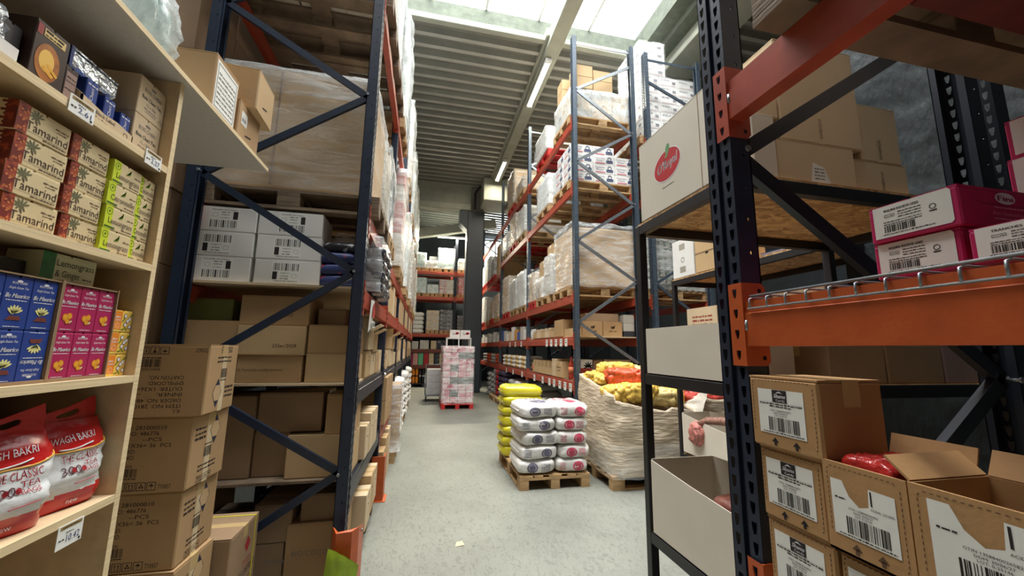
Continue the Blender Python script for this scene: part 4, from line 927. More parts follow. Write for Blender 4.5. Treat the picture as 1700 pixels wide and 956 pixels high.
# --- big wrapped carton on a pallet
pallet(-.97, 3.24, 2.431, 'wooden pallet under the big wrapped brown carton in the left rack', 'x', WOODG, W=.80)
t = thing('wrapped_carton', 'big brown carton wrapped in clear stretch film on the left rack', 'wrapped carton', (-.97, 3.24, 2.576))
b = MB()
def bulge(u0):
    def fn(u, v):
        x = -1.52+u*1.06; z = 2.576+v*.90; return (x, 2.855-.018*math.sin(u*math.pi)*math.sin(v*math.pi)-.006*fbm(x*3, z*4, 1), z)
    return fn
b.grid(bulge(0), 14, 10); b.box(-1.52, -.46, 2.856, 3.64, 2.576, 3.474, bev=.01)
b.build('body', KRAFT2, t)
MB().box(-1.52, -.459, 3.22, 3.27, 3.474, 3.4755).build('tape', TAPE, t); MB().box(-1.1, -1.085, 2.835, 2.838, 2.60, 3.45).build('seam', KRAFT3, t)
film(-1.535, -.445, 2.828, 3.66, 2.588, 3.49, t, FILMC, .012, 5, 14, .02)
film(-1.54, -.44, 2.825, 3.664, 3.30, 3.50, t, FILM, .010, 8, 14, .03, 'film_band')
t = thing('film_sheet', 'loose white film hanging off the load beside the big wrapped carton', 'plastic film', (-.40, 4.0, 2.55))
b = MB()
def fs(u, v):
    y = 3.70+u*.62; z = 2.45+v*1.0; return (-.405+.03*fbm(y*4, z*3, 0)+.012*fbm(y*16, z*14, 2), y, z+.05*fbm(y*5, 0, 3)*(1 if v < .1 else .3))
b.grid(fs, 18, 26); b.build('sheet', FILMW, t)
wload(-1.45, -.46, 3.72, 4.33, 2.576, 3.5, 'pale wrapped stack behind the big wrapped carton in the left rack', 2, 2, 5, WB[2], FILM, .02, 33)
pallet(-.97, 4.02, 2.431, 'pallet behind the big wrapped carton on the fourth left beam', 'x', WOOD, W=.6)
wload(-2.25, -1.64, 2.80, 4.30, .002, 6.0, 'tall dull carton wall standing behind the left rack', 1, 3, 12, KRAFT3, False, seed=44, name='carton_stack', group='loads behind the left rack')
# --- white cartons
def wlab(inv):
    def fn(t, F, wd, d, h):
        f = F['-y']; f = flip(f, wd, h) if inv else f
        b = MB().rect(f, wd*.30, h*.10, wd*.74, h*.92); part(b, 'label', PAPER, t)
        q = MB().bars(f, wd*.33, h*.15, wd*.72, h*.45, 18, 0, .001, seed=5).rect(f, wd*.65, h*.50, wd*.72, h*.82, 0, .001).ring(f, wd*.39, h*.66, .017, .0015, 1, .001, ry=.014).fake(f, wd*.34, h*.86, wd*.70, .006, 1, .001, 1).fake(f, wd*.48, h*.76, wd*.60, .007, 1, .001, 2).fake(f, wd*.48, h*.66, wd*.60, .007, 1, .001, 3).fake(f, wd*.46, h*.54, wd*.60, .005, 1, .001, 4)
        part(q, 'lettering', [INK, INKG], t)
    return fn
for c, (xa, xb) in enumerate(((-1.555, -1.147), (-1.137, -.735))):
    for r_ in range(3):
        z = 1.907+r_*.168; o = .012*(2-r_)*(1 if c else -1)*.6
        carton(xa+o*.5, xb+o*.5, 2.84, 3.12, z, z+.167, 'white barcode carton in the left rack, %s of the %s column' % (('bottom', 'middle', 'top')[r_], ('left', 'right')[c]), WHITE, None, dec=wlab((c == 0 and r_ == 1) or (c == 1 and r_ < 2)), group='white barcode cartons')
WFL = mat('shrink_white', srgb(226, 226, 224), .2, var=.05, bump=.5, bscale=20)
for k, (x, z, s) in enumerate(((-.722, 2.24, .17), (-.716, 2.07, .16), (-.722, 1.915, .15))):
    pass
# patterned blue bags beside them
BAGP = mat('blue_pattern', srgb(52, 66, 120), .45, var=0, col2=srgb(168, 60, 84), scale=16, ramp=(.60, .64)); BAGK = mat('black_silver_pack', srgb(38, 40, 50), .3, var=0, col2=srgb(196, 198, 202), scale=14, ramp=(.56, .62), bump=.4, bscale=20)
for k in range(3): sack(-.62, 2.98, 1.907+k*.082, .24, .26, .088, BAGP, 50+k, 'blue and red patterned packet right of the white cartons, %s of three' % ('bottom', 'middle', 'top')[k], 'patterned packets', n=14)
sack(-.60, 3.02, 2.158, .26, .3, .08, BAGK, 61, 'black and silver packet on top of the patterned packets', 'dark packets', n=14)
t = thing('magazine_bundle', 'film-wrapped bundle of dark glossy packets at the third left deck', 'bundle', (-.5, 3.4, 1.907))
for k in range(4): link('packet', sackmesh(.34, .30, .10, BAGK, 70+k % 2, n=14), t, (0.0, -.18+.03*(k % 2), k*.092)); link('packet', sackmesh(.34, .30, .10, BAGK, 70+k % 2, n=14), t, (0, .16, k*.092))
film(-.69, -.36, 3.05, 3.75, 1.91, 2.34, t, FILM, .02, 71)
t = thing('price_card', 'torn white and red printed sheet hanging below the dark packets', 'sheet', (-.405, 3.1, 1.70), local=True)
b = MB(); b.grid(lambda u, v: (.012*math.sin(u*5)+.01*v, -.13+u*.26, -.10+v*.24+.03*math.sin(u*7)*(v < .2)), 10, 8); part(b, 'sheet', PAPER, t)
q = MB(); F = (V((.018, -.1, -.08)), V((0, 1, 0)), V((0, 0, 1)), V((1, 0, 0)))
q.rect(F, .02, .02, .16, .07, 0, .004).bars(F, .03, .03, .15, .06, 12, 1, .006).poly(F, [(.0, .10), (.10, .09), (.12, .17), (.02, .20)], 2, .004); part(q, 'print', [PAPER, INK, mat('poster_red', srgb(196, 60, 52), .5, var=.2)], t)
# --- cartons behind the end frame, seen through the braces
def sidetext(lines, u=.12, v=.40, hh=.022, m=INKB, bars=False, face='-y'):
    def fn(t, F, wd, d, h):
        f = F[face]; W_ = wd if face[1] == 'y' else d; b = MB()
        for k, s in enumerate(lines): b.txt(f, s, W_*u, h*(v)-k*hh*1.5, hh, 0)
        if bars: b.bars(f, W_*u, h*.20, W_*(u+.25), h*.34, 12, 0)
        part(b, 'lettering', m, t)
    return fn
D2 = 1.262
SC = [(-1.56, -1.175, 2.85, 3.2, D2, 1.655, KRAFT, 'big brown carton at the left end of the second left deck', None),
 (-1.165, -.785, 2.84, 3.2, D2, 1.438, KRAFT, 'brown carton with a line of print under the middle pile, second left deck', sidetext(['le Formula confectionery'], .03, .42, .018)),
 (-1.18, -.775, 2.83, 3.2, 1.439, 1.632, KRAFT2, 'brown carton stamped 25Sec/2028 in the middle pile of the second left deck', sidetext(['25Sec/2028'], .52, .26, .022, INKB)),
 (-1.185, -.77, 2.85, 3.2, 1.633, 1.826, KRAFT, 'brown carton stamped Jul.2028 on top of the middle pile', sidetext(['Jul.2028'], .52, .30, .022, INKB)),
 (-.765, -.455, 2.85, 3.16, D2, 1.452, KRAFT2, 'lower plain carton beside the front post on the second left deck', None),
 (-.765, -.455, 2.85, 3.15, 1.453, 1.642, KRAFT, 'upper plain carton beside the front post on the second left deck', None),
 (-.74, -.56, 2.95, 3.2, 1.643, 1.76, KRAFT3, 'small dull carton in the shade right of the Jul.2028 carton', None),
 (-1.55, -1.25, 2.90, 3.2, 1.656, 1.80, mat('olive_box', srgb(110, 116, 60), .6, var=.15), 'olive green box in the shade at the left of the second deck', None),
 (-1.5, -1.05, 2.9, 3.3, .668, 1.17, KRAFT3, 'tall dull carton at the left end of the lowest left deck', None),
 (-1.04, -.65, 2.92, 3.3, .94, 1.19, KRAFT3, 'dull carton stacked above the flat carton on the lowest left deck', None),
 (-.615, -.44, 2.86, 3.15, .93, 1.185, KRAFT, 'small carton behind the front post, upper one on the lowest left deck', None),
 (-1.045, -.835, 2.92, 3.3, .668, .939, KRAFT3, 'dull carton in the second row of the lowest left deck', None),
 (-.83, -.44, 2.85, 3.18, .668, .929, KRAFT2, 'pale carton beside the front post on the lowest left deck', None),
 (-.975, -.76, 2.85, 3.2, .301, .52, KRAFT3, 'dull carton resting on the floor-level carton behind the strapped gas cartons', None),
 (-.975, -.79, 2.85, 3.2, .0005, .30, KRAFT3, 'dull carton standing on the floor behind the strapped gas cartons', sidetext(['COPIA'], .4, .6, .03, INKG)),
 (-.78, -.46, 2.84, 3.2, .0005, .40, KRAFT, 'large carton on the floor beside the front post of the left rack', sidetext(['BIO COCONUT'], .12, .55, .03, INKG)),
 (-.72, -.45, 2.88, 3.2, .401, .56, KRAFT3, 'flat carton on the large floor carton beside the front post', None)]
for a in SC: carton(*a[:6], a[7], a[6], 'x', dec=a[8])
def handle(t, F, wd, d, h):
    part(MB().ell(F['+x'], d*.5, h*.62, .022, .007), 'hand_hole', DARK, t)
r = random.Random(12)
y = 3.21; n = 0
while y < 12.8:
    d = r.choice((.24, .28, .32))
    if any(abs(y+d/2-f-.05) < d/2+.07 for f in LY): y += .04; continue
    far = y > 6.5; x1 = -.425+r.uniform(-.02, .015); hs = [r.choice((.17, .19, .21))]+([r.choice((.16, .19))] if r.random() < .8 else [])
    z = D2
    for k, h in enumerate(hs):
        w = ('lower', 'upper')[k]
        if k == 1 and not far and r.random() < .6: opencarton(x1-.35, x1+.01, y, y+d, z, z+h, 'open brown carton on second left deck, %s beyond near pair, upper row' % ORD[min(n, 19)], r.choice((KRAFT2, KRAFTP)), 'cartons along the second left deck', [('+x', .5), ('-y', 1.2)], fl=.09)
        else: carton(x1-.35, x1, y, y+d, z, z+h, 'brown carton on second left deck, %s beyond near pair, %s row' % (ORD[n] if n < 20 else ORD[n-20]+' after the twentieth', w), r.choice((KRAFT, KRAFT2, KRAFTP)), None if far else 'x', dec=None if far else handle, group='cartons along the second left deck')
        z += h+.001
    y += d+.012; n += 1
# --- third deck, beyond the second post
y = 4.55; n = 0
while y < 12.8:
    d = r.choice((.26, .34))
    if any(abs(y+d/2-f-.05) < d/2+.07 for f in LY): y += .04; continue
    h = r.choice((.30, .38, .44)); carton(-.85, -.43, y, y+d, 1.907, 1.907+h, 'tall brown carton on third left deck, %s beyond the second post' % (ORD[n] if n < 20 else ORD[n-20]+' after the twentieth'), r.choice((KRAFT2, KRAFTP, KRAFT)), None, group='tall cartons on the third left deck'); y += d+.015; n += 1
# --- lowest deck and floor along the aisle
y = 3.22; n = 0
for (d, h1, h2, x1, lab) in ((.20, .24, 0, -.40, 'pale'), (.22, .30, 0, -.395, 'narrow'), (.22, .30, .0, -.392, 'taped'),):
    carton(x1-.36, x1, y, y+d, .668, .668+h1, '%s carton on the lowest left deck just past the front post' % lab, KRAFTP, 'x', dec=handle, group='cartons on the lowest left deck'); y += d+.01
for k in range(2):
    for j in range(2): carton(-.80, -.385, 4.56+j*.43, 4.98+j*.43, .668+k*.25, .668+k*.25+.249, 'brown carton on the lowest left deck past the second post, %s of the %s pile' % (('lower', 'upper')[k], ('near', 'far')[j]), KRAFT, 'x', dec=handle, group='cartons past the second post')
t = thing('sack', 'small white sack lying on the cartons past the second left post', 'sack', (-.58, 4.75, 1.168), None, .2, local=True); link('bag', sackmesh(.3, .36, .06, WB[0], 81, n=14), t)
# floor-level cartons under the lowest beam, on a pallet
pallet(-1.0, 3.66, .0005, 'pallet on the floor under the left rack beside the aisle', 'x', WOODG, W=.8)
fc = [(-.72, -.37, 3.27, 3.52, .1455, .40, KRAFTP), (-.72, -.375, 3.53, 3.78, .1455, .46, KRAFT2), (-.72, -.38, 3.79, 4.03, .1455, .43, KRAFTP)]
for k, a in enumerate(fc): carton(*a[:6], 'pale carton on the floor pallet under the left rack, %s from the near post' % ORD[k], a[6], 'x', dec=handle, group='cartons on the floor pallet')
for k, (ya, yb, h) in enumerate(((4.52, 4.80, .40), (4.82, 5.10, .48), (5.12, 5.38, .52))): carton(-.74, -.375, ya, yb, .0005, h, 'brown carton on the floor past the second left post, %s along' % ORD[k], (KRAFT, KRAFT2, KRAFTP)[k], 'x', dec=handle, group='floor cartons past the second post')
# wrapped brown pallet load and white sacks further along
pallet(-.92, 5.95, .0005, 'pallet carrying the brown wrapped load at the left aisle edge', 'x', WOOD)
wload(-1.38, -.30, 5.58, 6.14, .146, 1.0, 'brown film-wrapped load standing at the left aisle edge', 2, 2, 3, KRAFT, FILM, .03, 91)
WSK = mat('white_sack', srgb(226, 224, 218), .5, var=0, col2=srgb(190, 120, 120), scale=9, ramp=(.66, .72), bump=.3, bscale=14)
for c in range(3):
    pallet(-.95, 6.86+c*1.86, .0005, 'pallet under the white sacks at the left aisle edge, %s' % nm[c], 'x', WOOD, detail=False)
    for k in range(6):
        for j in range(2): sack(-.62, 6.66+j*.42+c*1.86, .146+k*.14, .62, .42, .155, WSK, 100+(k+j) % 3, 'white printed sack at the left aisle edge, %s tier of the %s %s pile' % (('bottom', 'second', 'third', 'fourth', 'fifth', 'top')[k], nm[c], ('front', 'back')[j]), 'white sacks along the left aisle edge', rz=R_(-.06, .06), n=12)
# --- orange post guard with a torn green cover
g = thing('post_guard', 'orange steel post guard at the foot of the near left post', 'post guard', (-.40, 2.62, 0))
b = MB(); P = [(-.47, 2.60), (-.44, 2.545), (-.355, 2.545), (-.325, 2.60), (-.325, 2.80), (-.337, 2.80), (-.337, 2.606), (-.362, 2.557), (-.433, 2.557), (-.458, 2.606)]
zt = .47
n_ = len(P); v = [(x, y, .006) for x, y in P]+[(x, y, zt-(.06 if y > 2.7 else 0)+.02*math.sin(x*60)) for x, y in P]
b.add(v, [tuple(range(n_))[::-1], tuple(range(n_, 2*n_))]+[(i, (i+1) % n_, n_+(i+1) % n_, n_+i) for i in range(n_)]); b.build('shield', ORANGE, g)
MB().box(-.49, -.30, 2.53, 2.82, .0005, .007).build('foot_plate', ORANGE, g); MB().tube([(-.323, 2.70, .40), (-.317, 2.70, .40)], .010, 8).build('bolt', GALV, g)
gc = thing('torn_cover', 'crumpled lime green cover drooping over the orange post guard', 'cover', (-.41, 2.50, 0.0))
b = MB()
def gcv(u, v):
    x = -.50+u*.165+.03*v; z = .05+v*.34-.10*u*v*u; y = 2.505-.045*math.sin(u*math.pi)*(1-.3*v)+.012*fbm(u*4, v*4, 3); return (x, y, z)
def gcb(u, v): p = gcv(u, v); return (p[0], p[1]+.012, p[2])
b.grid(gcv, 12, 14); q = MB().grid(gcb, 12, 14); b.add(q.v, [f[::-1] for f in q.f], 0, True); b.build('sheet', mat('lime_cover', srgb(150, 176, 44), .45, var=.18, scale=12, bump=.3, bscale=14), gc)
g2 = thing('post_guard', 'orange steel post guard at the foot of the second left post', 'post guard', (-.36, 4.3, 0))
MB().box(-.46, -.335, 4.27, 4.282, .001, .42).box(-.347, -.335, 4.282, 4.44, .001, .42).build('shield', ORANGE, g2); MB().box(-.47, -.31, 4.25, 4.46, .0003, .006).build('foot_plate', ORANGE, g2)
# ================================================================ near rack on the right: candy cartons
SH = mat('shams_kraft', srgb(176, 136, 90), .75, var=.07, scale=4, bump=.05, bscale=60)
def dashline(b, f, pts, w_=.0016, dash=.006, mi=0):
    for (u0, v0), (u1, v1) in zip(pts, pts[1:]):
        L = math.hypot(u1-u0, v1-v0); n = max(1, int(L/(dash*1.6))); du, dv = (u1-u0)/L, (v1-v0)/L
        for k in range(n):
            s = L*k/n; e = s+dash*.9; nu, nv = -dv*w_/2, du*w_/2
            b.poly(f, [(u0+du*s+nu, v0+dv*s+nv), (u0+du*s-nu, v0+dv*s-nv), (u0+du*e-nu, v0+dv*e-nv), (u0+du*e+nu, v0+dv*e+nv)], mi)
def shams(torn=False, logo=True, lw=.124, lh=.108):
    def fn(t, F, wd, d, h):
        f = F['-x']; u0 = (d-lw)*.42; v0 = h*.20; lab = []
        if torn: lab = [(u0, v0), (u0+lw, v0), (u0+lw, v0+lh*.97), (u0+lw*.62, v0+lh*.98), (u0+lw*.60, v0+lh*.66), (u0+lw*.45, v0+lh*.60), (u0+lw*.30, v0+lh*.74), (u0+lw*.20, v0+lh), (u0, v0+lh)]
        else: lab = [(u0, v0), (u0+lw, v0), (u0+lw, v0+lh), (u0, v0+lh)]
        lo = part(MB().poly(f, lab, 0, .0008), 'label', PAPER, t)
        q = MB()
        if logo and not torn:
            q.rect(f, u0+lw*.34, v0+lh*.72, u0+lw*.66, v0+lh*.995, 0, .0012)
            q.txt(f, 'Shams', u0+lw*.5, v0+lh*.82, lh*.085, 1, w=lw*.25, al='C', shear=.3, off=.0016, bold=.0004).txt(f, 'Candy', u0+lw*.52, v0+lh*.745, lh*.05, 1, w=lw*.20, al='C', off=.0016).poly(f, [(u0+lw*.42, v0+lh*.92), (u0+lw*.5, v0+lh*.97), (u0+lw*.58, v0+lh*.92), (u0+lw*.5, v0+lh*.935)], 1, .0016)
        if not torn: q.fake(f, u0+lw*.04, v0+lh*.66, u0+lw*.97, .0038, 0, .0012, 1).fake(f, u0+lw*.26, v0+lh*.61, u0+lw*.74, .0036, 0, .0012, 2).rect(f, u0+lw*.03, v0+lh*.70, u0+lw*.97, v0+lh*.704, 0, .0012)
        else: q.fake(f, u0+lw*.06, v0+lh*.66, u0+lw*.24, .0042, 0, .0012, 1).txt(f, 'ACIDES 12X100G', u0+lw*.97, v0+lh*.62, .0042, 0, w=lw*.34, al='R', off=.0012).rect(f, u0+lw*.64, v0+lh*.70, u0+lw*.665, v0+lh*.95, 0, .0012)
        q.txt(f, 'GTIN 13588400265822', u0+lw*.5, v0+lh*.51, .0042, 0, w=lw*.46, al='C', off=.0012).txt(f, 'DDM: 30/06/27', u0+lw*.5, v0+lh*.455, .0042, 0, w=lw*.30, al='C', off=.0012).txt(f, 'LOT: 0-25146', u0+lw*.5, v0+lh*.405, .0040, 0, w=lw*.26, al='C', off=.0012).fake(f, u0+lw*.08, v0+lh*.03, u0+lw*.95, .003, 0, .0012, 7)
        q = q.build('lettering', [mat('shams_black', srgb(38, 32, 34), .6, var=0), WPR], lo, local=True)
        MB().bars(f, u0+lw*.22, v0+lh*.08, u0+lw*.88, v0+lh*.38, 26, 0, .0012, seed=9).build('barcode', INK, lo, local=True)
        a = MB()
        for k in (0, 1):
            c = d*(.36+.30*k); a.rect(f, c-.0035, h*.045, c+.0035, h*.10).poly(f, [(c-.010, h*.09), (c+.010, h*.09), (c, h*.155)], 0)
        dashline(a, f, [(d*.06, h*.22), (d*.06, h*.90), (d*.10, h*.945), (d*.86, h*.945), (d*.93, h*.88), (d*.93, h*.12), (d*.88, h*.07)]); part(a, 'arrow_print', INKB if torn else INK, t)
    return fn
zr = .9265
S5 = carton(.872, 1.062, .730, .900, zr, zr+.168, 'candy carton with printed label, bottom of the stack by the orange plate', SH, 'y', dec=shams(), group='candy cartons', tm=CTAPE)
S2 = carton(.868, 1.058, .735, .903, zr+.169, zr+.338, 'candy carton with printed label, middle of the stack by the orange plate', SH, 'y', dec=shams(), group='candy cartons', tm=CTAPE)
S1 = carton(.860, 1.050, .725, .912, zr+.339, zr+.513, 'closed candy carton with dark logo label on top of the corner stack', SH, 'y', dec=shams(), group='candy cartons', rz=.02)
carton(.872, 1.062, .562, .722, zr, zr+.168, 'candy carton below the open one with red packets', SH, 'y', dec=shams(False, True), group='candy cartons', tm=CTAPE)
o3 = opencarton(.862, 1.052, .577, .731, zr+.169, zr+.346, 'open candy carton with torn label and red packets inside', SH, 'candy cartons', [('+x', 1.25)], dec=shams(True, lw=.118), fl=.05)
carton(.872, 1.07, .36, .552, zr, zr+.168, 'candy carton at the bottom right picture corner', SH, 'y', dec=shams(), group='candy cartons', tm=CTAPE)
o4 = opencarton(.858, 1.058, .36, .572, zr+.169, zr+.348, 'empty open candy carton with a torn label and raised flaps', SH, 'candy cartons', [('+y', .75), ('-y', .25), ('+x', 1.1)], dec=shams(True, lw=.150, lh=.125), fl=.05)
for k in range(4):
    t = thing('candy_packet', 'glossy red candy packet lying in the open candy carton, %s' % ('nearest the torn label', 'behind the nearest', 'third back', 'at the back wall')[k], 'candy packet', (.896+.037*k, .655+.004*(k % 2), zr+.245), 'red candy packets', math.pi/2+.1*(k % 2), local=True)
    link('packet', sackmesh(.11, .05, .12, mat('red_gloss', srgb(150, 34, 30), .25, var=.35, scale=30, bump=.6, bscale=25), 200+k, n=12), t)
carton(1.20, 1.50, .30, .52, .9265, 1.42, 'shaded candy carton standing deeper in the rack at the right edge', SH, 'y', dec=shams(), group='candy cartons')
# dark cartons behind, on the middle level
# ---- pink sweet cartons on the wire deck
PINK = mat('pink_card', srgb(186, 28, 92), .45, var=.06, scale=8)
def fini(l1='REQUINS ASSORTIS LISSES', qty='12 x 90g'):
    def fn(t, F, wd, d, h):
        f = F['-x']; lo = part(MB().poly(f, [(d*.06, h*.10), (d*.90, h*.10), (d*.93, h*.16), (d*.93, h*.90), (d*.90, h*.97), (d*.06, h*.97)], 0, .0008), 'label', PAPER, t)
        q = MB().txt(f, l1, d*.20, h*.80, h*.062, 0, w=d*.40, off=.0012, bold=.0002).frame(f, d*.20, h*.64, d*.32, h*.72, .0007, 0, .0012).txt(f, qty, d*.215, h*.66, h*.04, 0, w=d*.09, off=.0012)
        for k in range(3): q.fake(f, d*.36, h*(.72-k*.07), d*.62, h*.03, 0, .0012, k)
        for k in range(2): q.fake(f, d*.18, h*(.50-k*.06), d*.62, h*.028, 0, .0012, k+5)
        q.fake(f, d*.16, h*.17, d*.75, h*.03, 0, .0012, 9).ring(f, d*.74, h*.62, h*.07, h*.018, 0, .0012).rect(f, d*.70, h*.50, d*.78, h*.53, 0, .0012)
        q.build('lettering', INK, lo, local=True); MB().bars(f, d*.18, h*.23, d*.54, h*.42, 24, 0, .0012, seed=3).build('barcode', INK, lo, local=True)
        g = F['-y']; z = MB().ell(g, wd*.50, h*.76, wd*.115, h*.15, 0, .0008); z.txt(g, 'Fini', wd*.50, h*.69, h*.14, 1, w=wd*.17, al='C', off=.0012, bold=.0008); part(z, 'round_logo', [WPR, PINK], t)
        z = MB().txt(g, 'Fini Golosinas Espana', wd*.34, h*.33, h*.085, 0, w=wd*.55, off=.0008); z.fake(g, wd*.36, h*.50, wd*.9, h*.045, 0, .0008, 3).fake(g, wd*.34, h*.22, wd*.85, h*.04, 0, .0008, 4); part(z, 'lettering', mat('pale_pink_print', srgb(224, 150, 178), .5, var=0), t)
        z = MB(); pts = [(.08, .98), (.14, .66), (.24, .60), (.98, .60)]
        for (a, c), (e, g2) in zip(pts, pts[1:]): z.poly(g, [(wd*a, h*c), (wd*e, h*g2), (wd*e+.001, h*g2-.0015), (wd*a+.001, h*c-.0015)], 0, .0005)
        part(z, 'lid_crease', mat('crease_pink', srgb(120, 16, 58), .5, var=0), t)
    return fn
zf = 1.6575
carton(.958, 1.20, .497, .642, zf, zf+.078, 'pink sweets carton, lower left on the wire deck', PINK, None, dec=fini(), group='pink sweets cartons', bev=.003)
carton(.950, 1.19, .488, .638, zf+.079, zf+.158, 'pink sweets carton on top with the round logo side showing', PINK, None, dec=fini(), group='pink sweets cartons', bev=.003, rz=0)
carton(.940, 1.18, .335, .480, zf, zf+.064, 'pink sweets carton at the right picture edge behind the wire lip', PINK, None, dec=fini('TRANCHES LISSES', '12 x 90g'), group='pink sweets cartons', bev=.003)
for k in range(4): carton(1.29+.012*(k % 2), 1.53+.012*(k % 2), .42, .575, zf+k*.0955, zf+.095+k*.0955, 'pink sweets carton in the rear stack, %s' % ('bottom', 'second', 'third', 'top')[k], PINK, None, dec=fini(), group='pink sweets cartons', bev=.003, rz=.02*(k % 2))
# ---- pallet above on the red beam
pallet(1.42, .34, 2.331, 'weathered pallet resting on the upper red beam above the sweets', 'x', WOODG, L=1.25, W=.8)
wload(.85, 1.98, -.02, .70, 2.476, 3.3, 'brown cartons stacked on the weathered pallet above the sweets', 2, 2, 2, KRAFT3, FILMC, .01, 41)
# ================================================================ black metal shelves with OSB decks
def blackshelf(name, x0, x1, y0, y1, levels, label, t_=.045, ztop=None, floorz=0):
    t = thing(name, label, 'shelf', ((x0+x1)/2, (y0+y1)/2, 0)); zt = ztop or max(levels)
    for x in (x0, x1-t_):
        for y in (y0, y1-t_): MB().box(x, x+t_, y, y+t_, .0005, zt, bev=.003).build('leg', BLACK, t)
    for z in levels:
        for x in (x0, x1-t_): MB().box(x+.001, x+t_-.001, y0+t_, y1-t_, z-.055, z-.002, bev=.002).build('rail', BLACK, t)
        for y in (y0, y1-t_): MB().box(x0+t_, x1-t_, y+.001, y+t_-.001, z-.055, z-.002, bev=.002).build('rail', BLACK, t)
        MB().box(x0+.012, x1-.012, y0+.012, y1-.012, z-.018 if z != zt else z-.001, z if z != zt else z+.014).build('deck_panel', OSB, t)
    return t
BS = blackshelf('metal_shelf', 1.195, 2.62, 1.27, 2.03, [.57, 1.375, 2.225], 'black metal shelf with wood-chip decks behind the near right post')
zt = 2.2395
def oroyal(t, F, wd, d, h):
    f = F['-x']; cu, cv, a = d*.46, h*.50, .10; q = MB().ell(f, cu, cv, .118, .086, 1, .0006, a, 36).ell(f, cu, cv, .112, .080, 0, .0010, a, 36); part(q, 'red_oval', [mat('logo_red', srgb(190, 44, 50), .55, var=.06), WPR], t)
    q = MB().txt(f, "O'Royal", cu, cv-.022, .052, 0, w=.17, al='C', off=.0014, rot=a, shear=.25, bold=.0012); part(q, 'lettering', WPR, t)
    q = MB().ell(f, cu+.012, cv+.083, .017, .030, 0, .0014, -.25, 12).ell(f, cu+.002, cv+.048, .014, .008, 0, .0014, .4, 10); part(q, 'green_leaf', mat('leaf_green', srgb(110, 160, 110), .5, var=.2, scale=40), t)
    part(MB().fake(f, cu-.045, cv-.118, cu+.055, .005, 0, .0008, 3), 'small_print', INK, t)
    part(MB().box(-wd/2-.001, -wd/2+.002, -d/2+.052, -d/2+.056, 0, h), 'corner_gap', KRAFT3, t)
CREAMG = mat('white_grey_card', srgb(216, 208, 192), .6, var=.04, scale=3)
carton(1.205, 1.60, 1.40, 1.975, zt, zt+.47, 'white carton with a red oval fruit logo on the black shelf', CREAMG, None, dec=oroyal, cat='carton')
G = 'pale cartons on top of the black shelf'
def onenco(u=.45):
    def fn(t, F, wd, d, h):
        f = F['-y']; part(MB().rect(f, wd*u-.018, h*.0, wd*u+.018, h*.46, 0, .0006), 'tape_strip', CTAPE, t)
        part(MB().txt(f, 'onenco', wd*u+.012, h*.05, .026, 0, w=.10, rot=math.pi/2, off=.0012), 'lettering', INKB, t)
    return fn
def slip(t, F, wd, d, h):
    f = F['-y']; part(MB().poly(f, [(wd*.40, h*.05), (wd*.66, h*.0), (wd*.58, h*.42), (wd*.44, h*.52)], 0, .0008), 'label', PAPER, t); q = MB()
    for k in range(4): q.fake(f, wd*.45, h*(.12+k*.08), wd*.58, .007, 0, .0012, k)
    part(q, 'lettering', INKG, t)
carton(1.46, 1.895, 1.30, 1.70, zt, 2.435, 'pale carton with a torn white slip on the black shelf', KRAFTP, None, dec=slip, group=G)
carton(1.50, 1.955, 1.30, 1.75, 2.436, 2.935, 'tall pale carton with a taped seam on the black shelf', KRAFTP, None, dec=onenco(.47), group=G)
carton(1.90, 2.225, 1.31, 1.70, zt, 2.395, 'low pale carton with a torn tape mark at the right of the black shelf', KRAFTP, None, dec=onenco(.5), group=G)
carton(1.96, 2.205, 1.31, 1.70, 2.396, 2.685, 'upright pale carton at the right of the black shelf top', KRAFTP, None, dec=onenco(.45), group=G)
carton(1.625, 1.90, 1.76, 2.0, zt, 2.80, 'grey-white carton behind the pale cartons on the black shelf', CREAM, None, group=G)
carton(1.33, 1.452, 1.29, 1.39, zt, 2.53, 'narrow grey carton left of the torn-slip carton', CREAMG, None, group=G)
carton(1.34, 1.49, 1.30, 1.39, 2.531, 2.68, 'small pale carton on the narrow grey carton', KRAFTP, None, group=G)
# middle and lower decks: white cartons
zm = 1.3755
opencarton(1.20, 1.56, 1.40, 1.965, zm, zm+.245, 'white open-topped carton on the middle deck of the black shelf', CREAMG, None, [('-y', 1.2)], fl=.06)
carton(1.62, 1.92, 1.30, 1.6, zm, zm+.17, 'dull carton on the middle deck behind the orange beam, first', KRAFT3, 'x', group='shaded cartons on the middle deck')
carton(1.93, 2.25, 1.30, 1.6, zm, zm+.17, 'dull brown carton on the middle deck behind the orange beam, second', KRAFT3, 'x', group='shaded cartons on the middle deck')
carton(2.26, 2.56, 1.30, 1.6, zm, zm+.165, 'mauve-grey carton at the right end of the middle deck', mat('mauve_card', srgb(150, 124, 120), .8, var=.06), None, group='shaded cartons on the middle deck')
opencarton(1.20, 1.58, 1.33, 1.965, .5705, .935, 'big white carton with a low curved front on the lower black shelf', CREAMG, None, [], front=(.30, .358), name='open_carton')
carton(1.63, 2.0, 1.40, 1.9, .5705, .86, 'brown carton beside the big white carton on the lower black shelf', KRAFT, 'y')
t = thing('produce_bag', 'reddish netted packets showing above the low white carton front', 'bag', (1.40, 1.52, .78), None, .2, local=True); link('bag', sackmesh(.26, .22, .10, mat('red_brown_net', srgb(150, 90, 76), .5, var=.3, scale=30, bump=.5, bscale=20), 211, n=24, lump=.015), t)
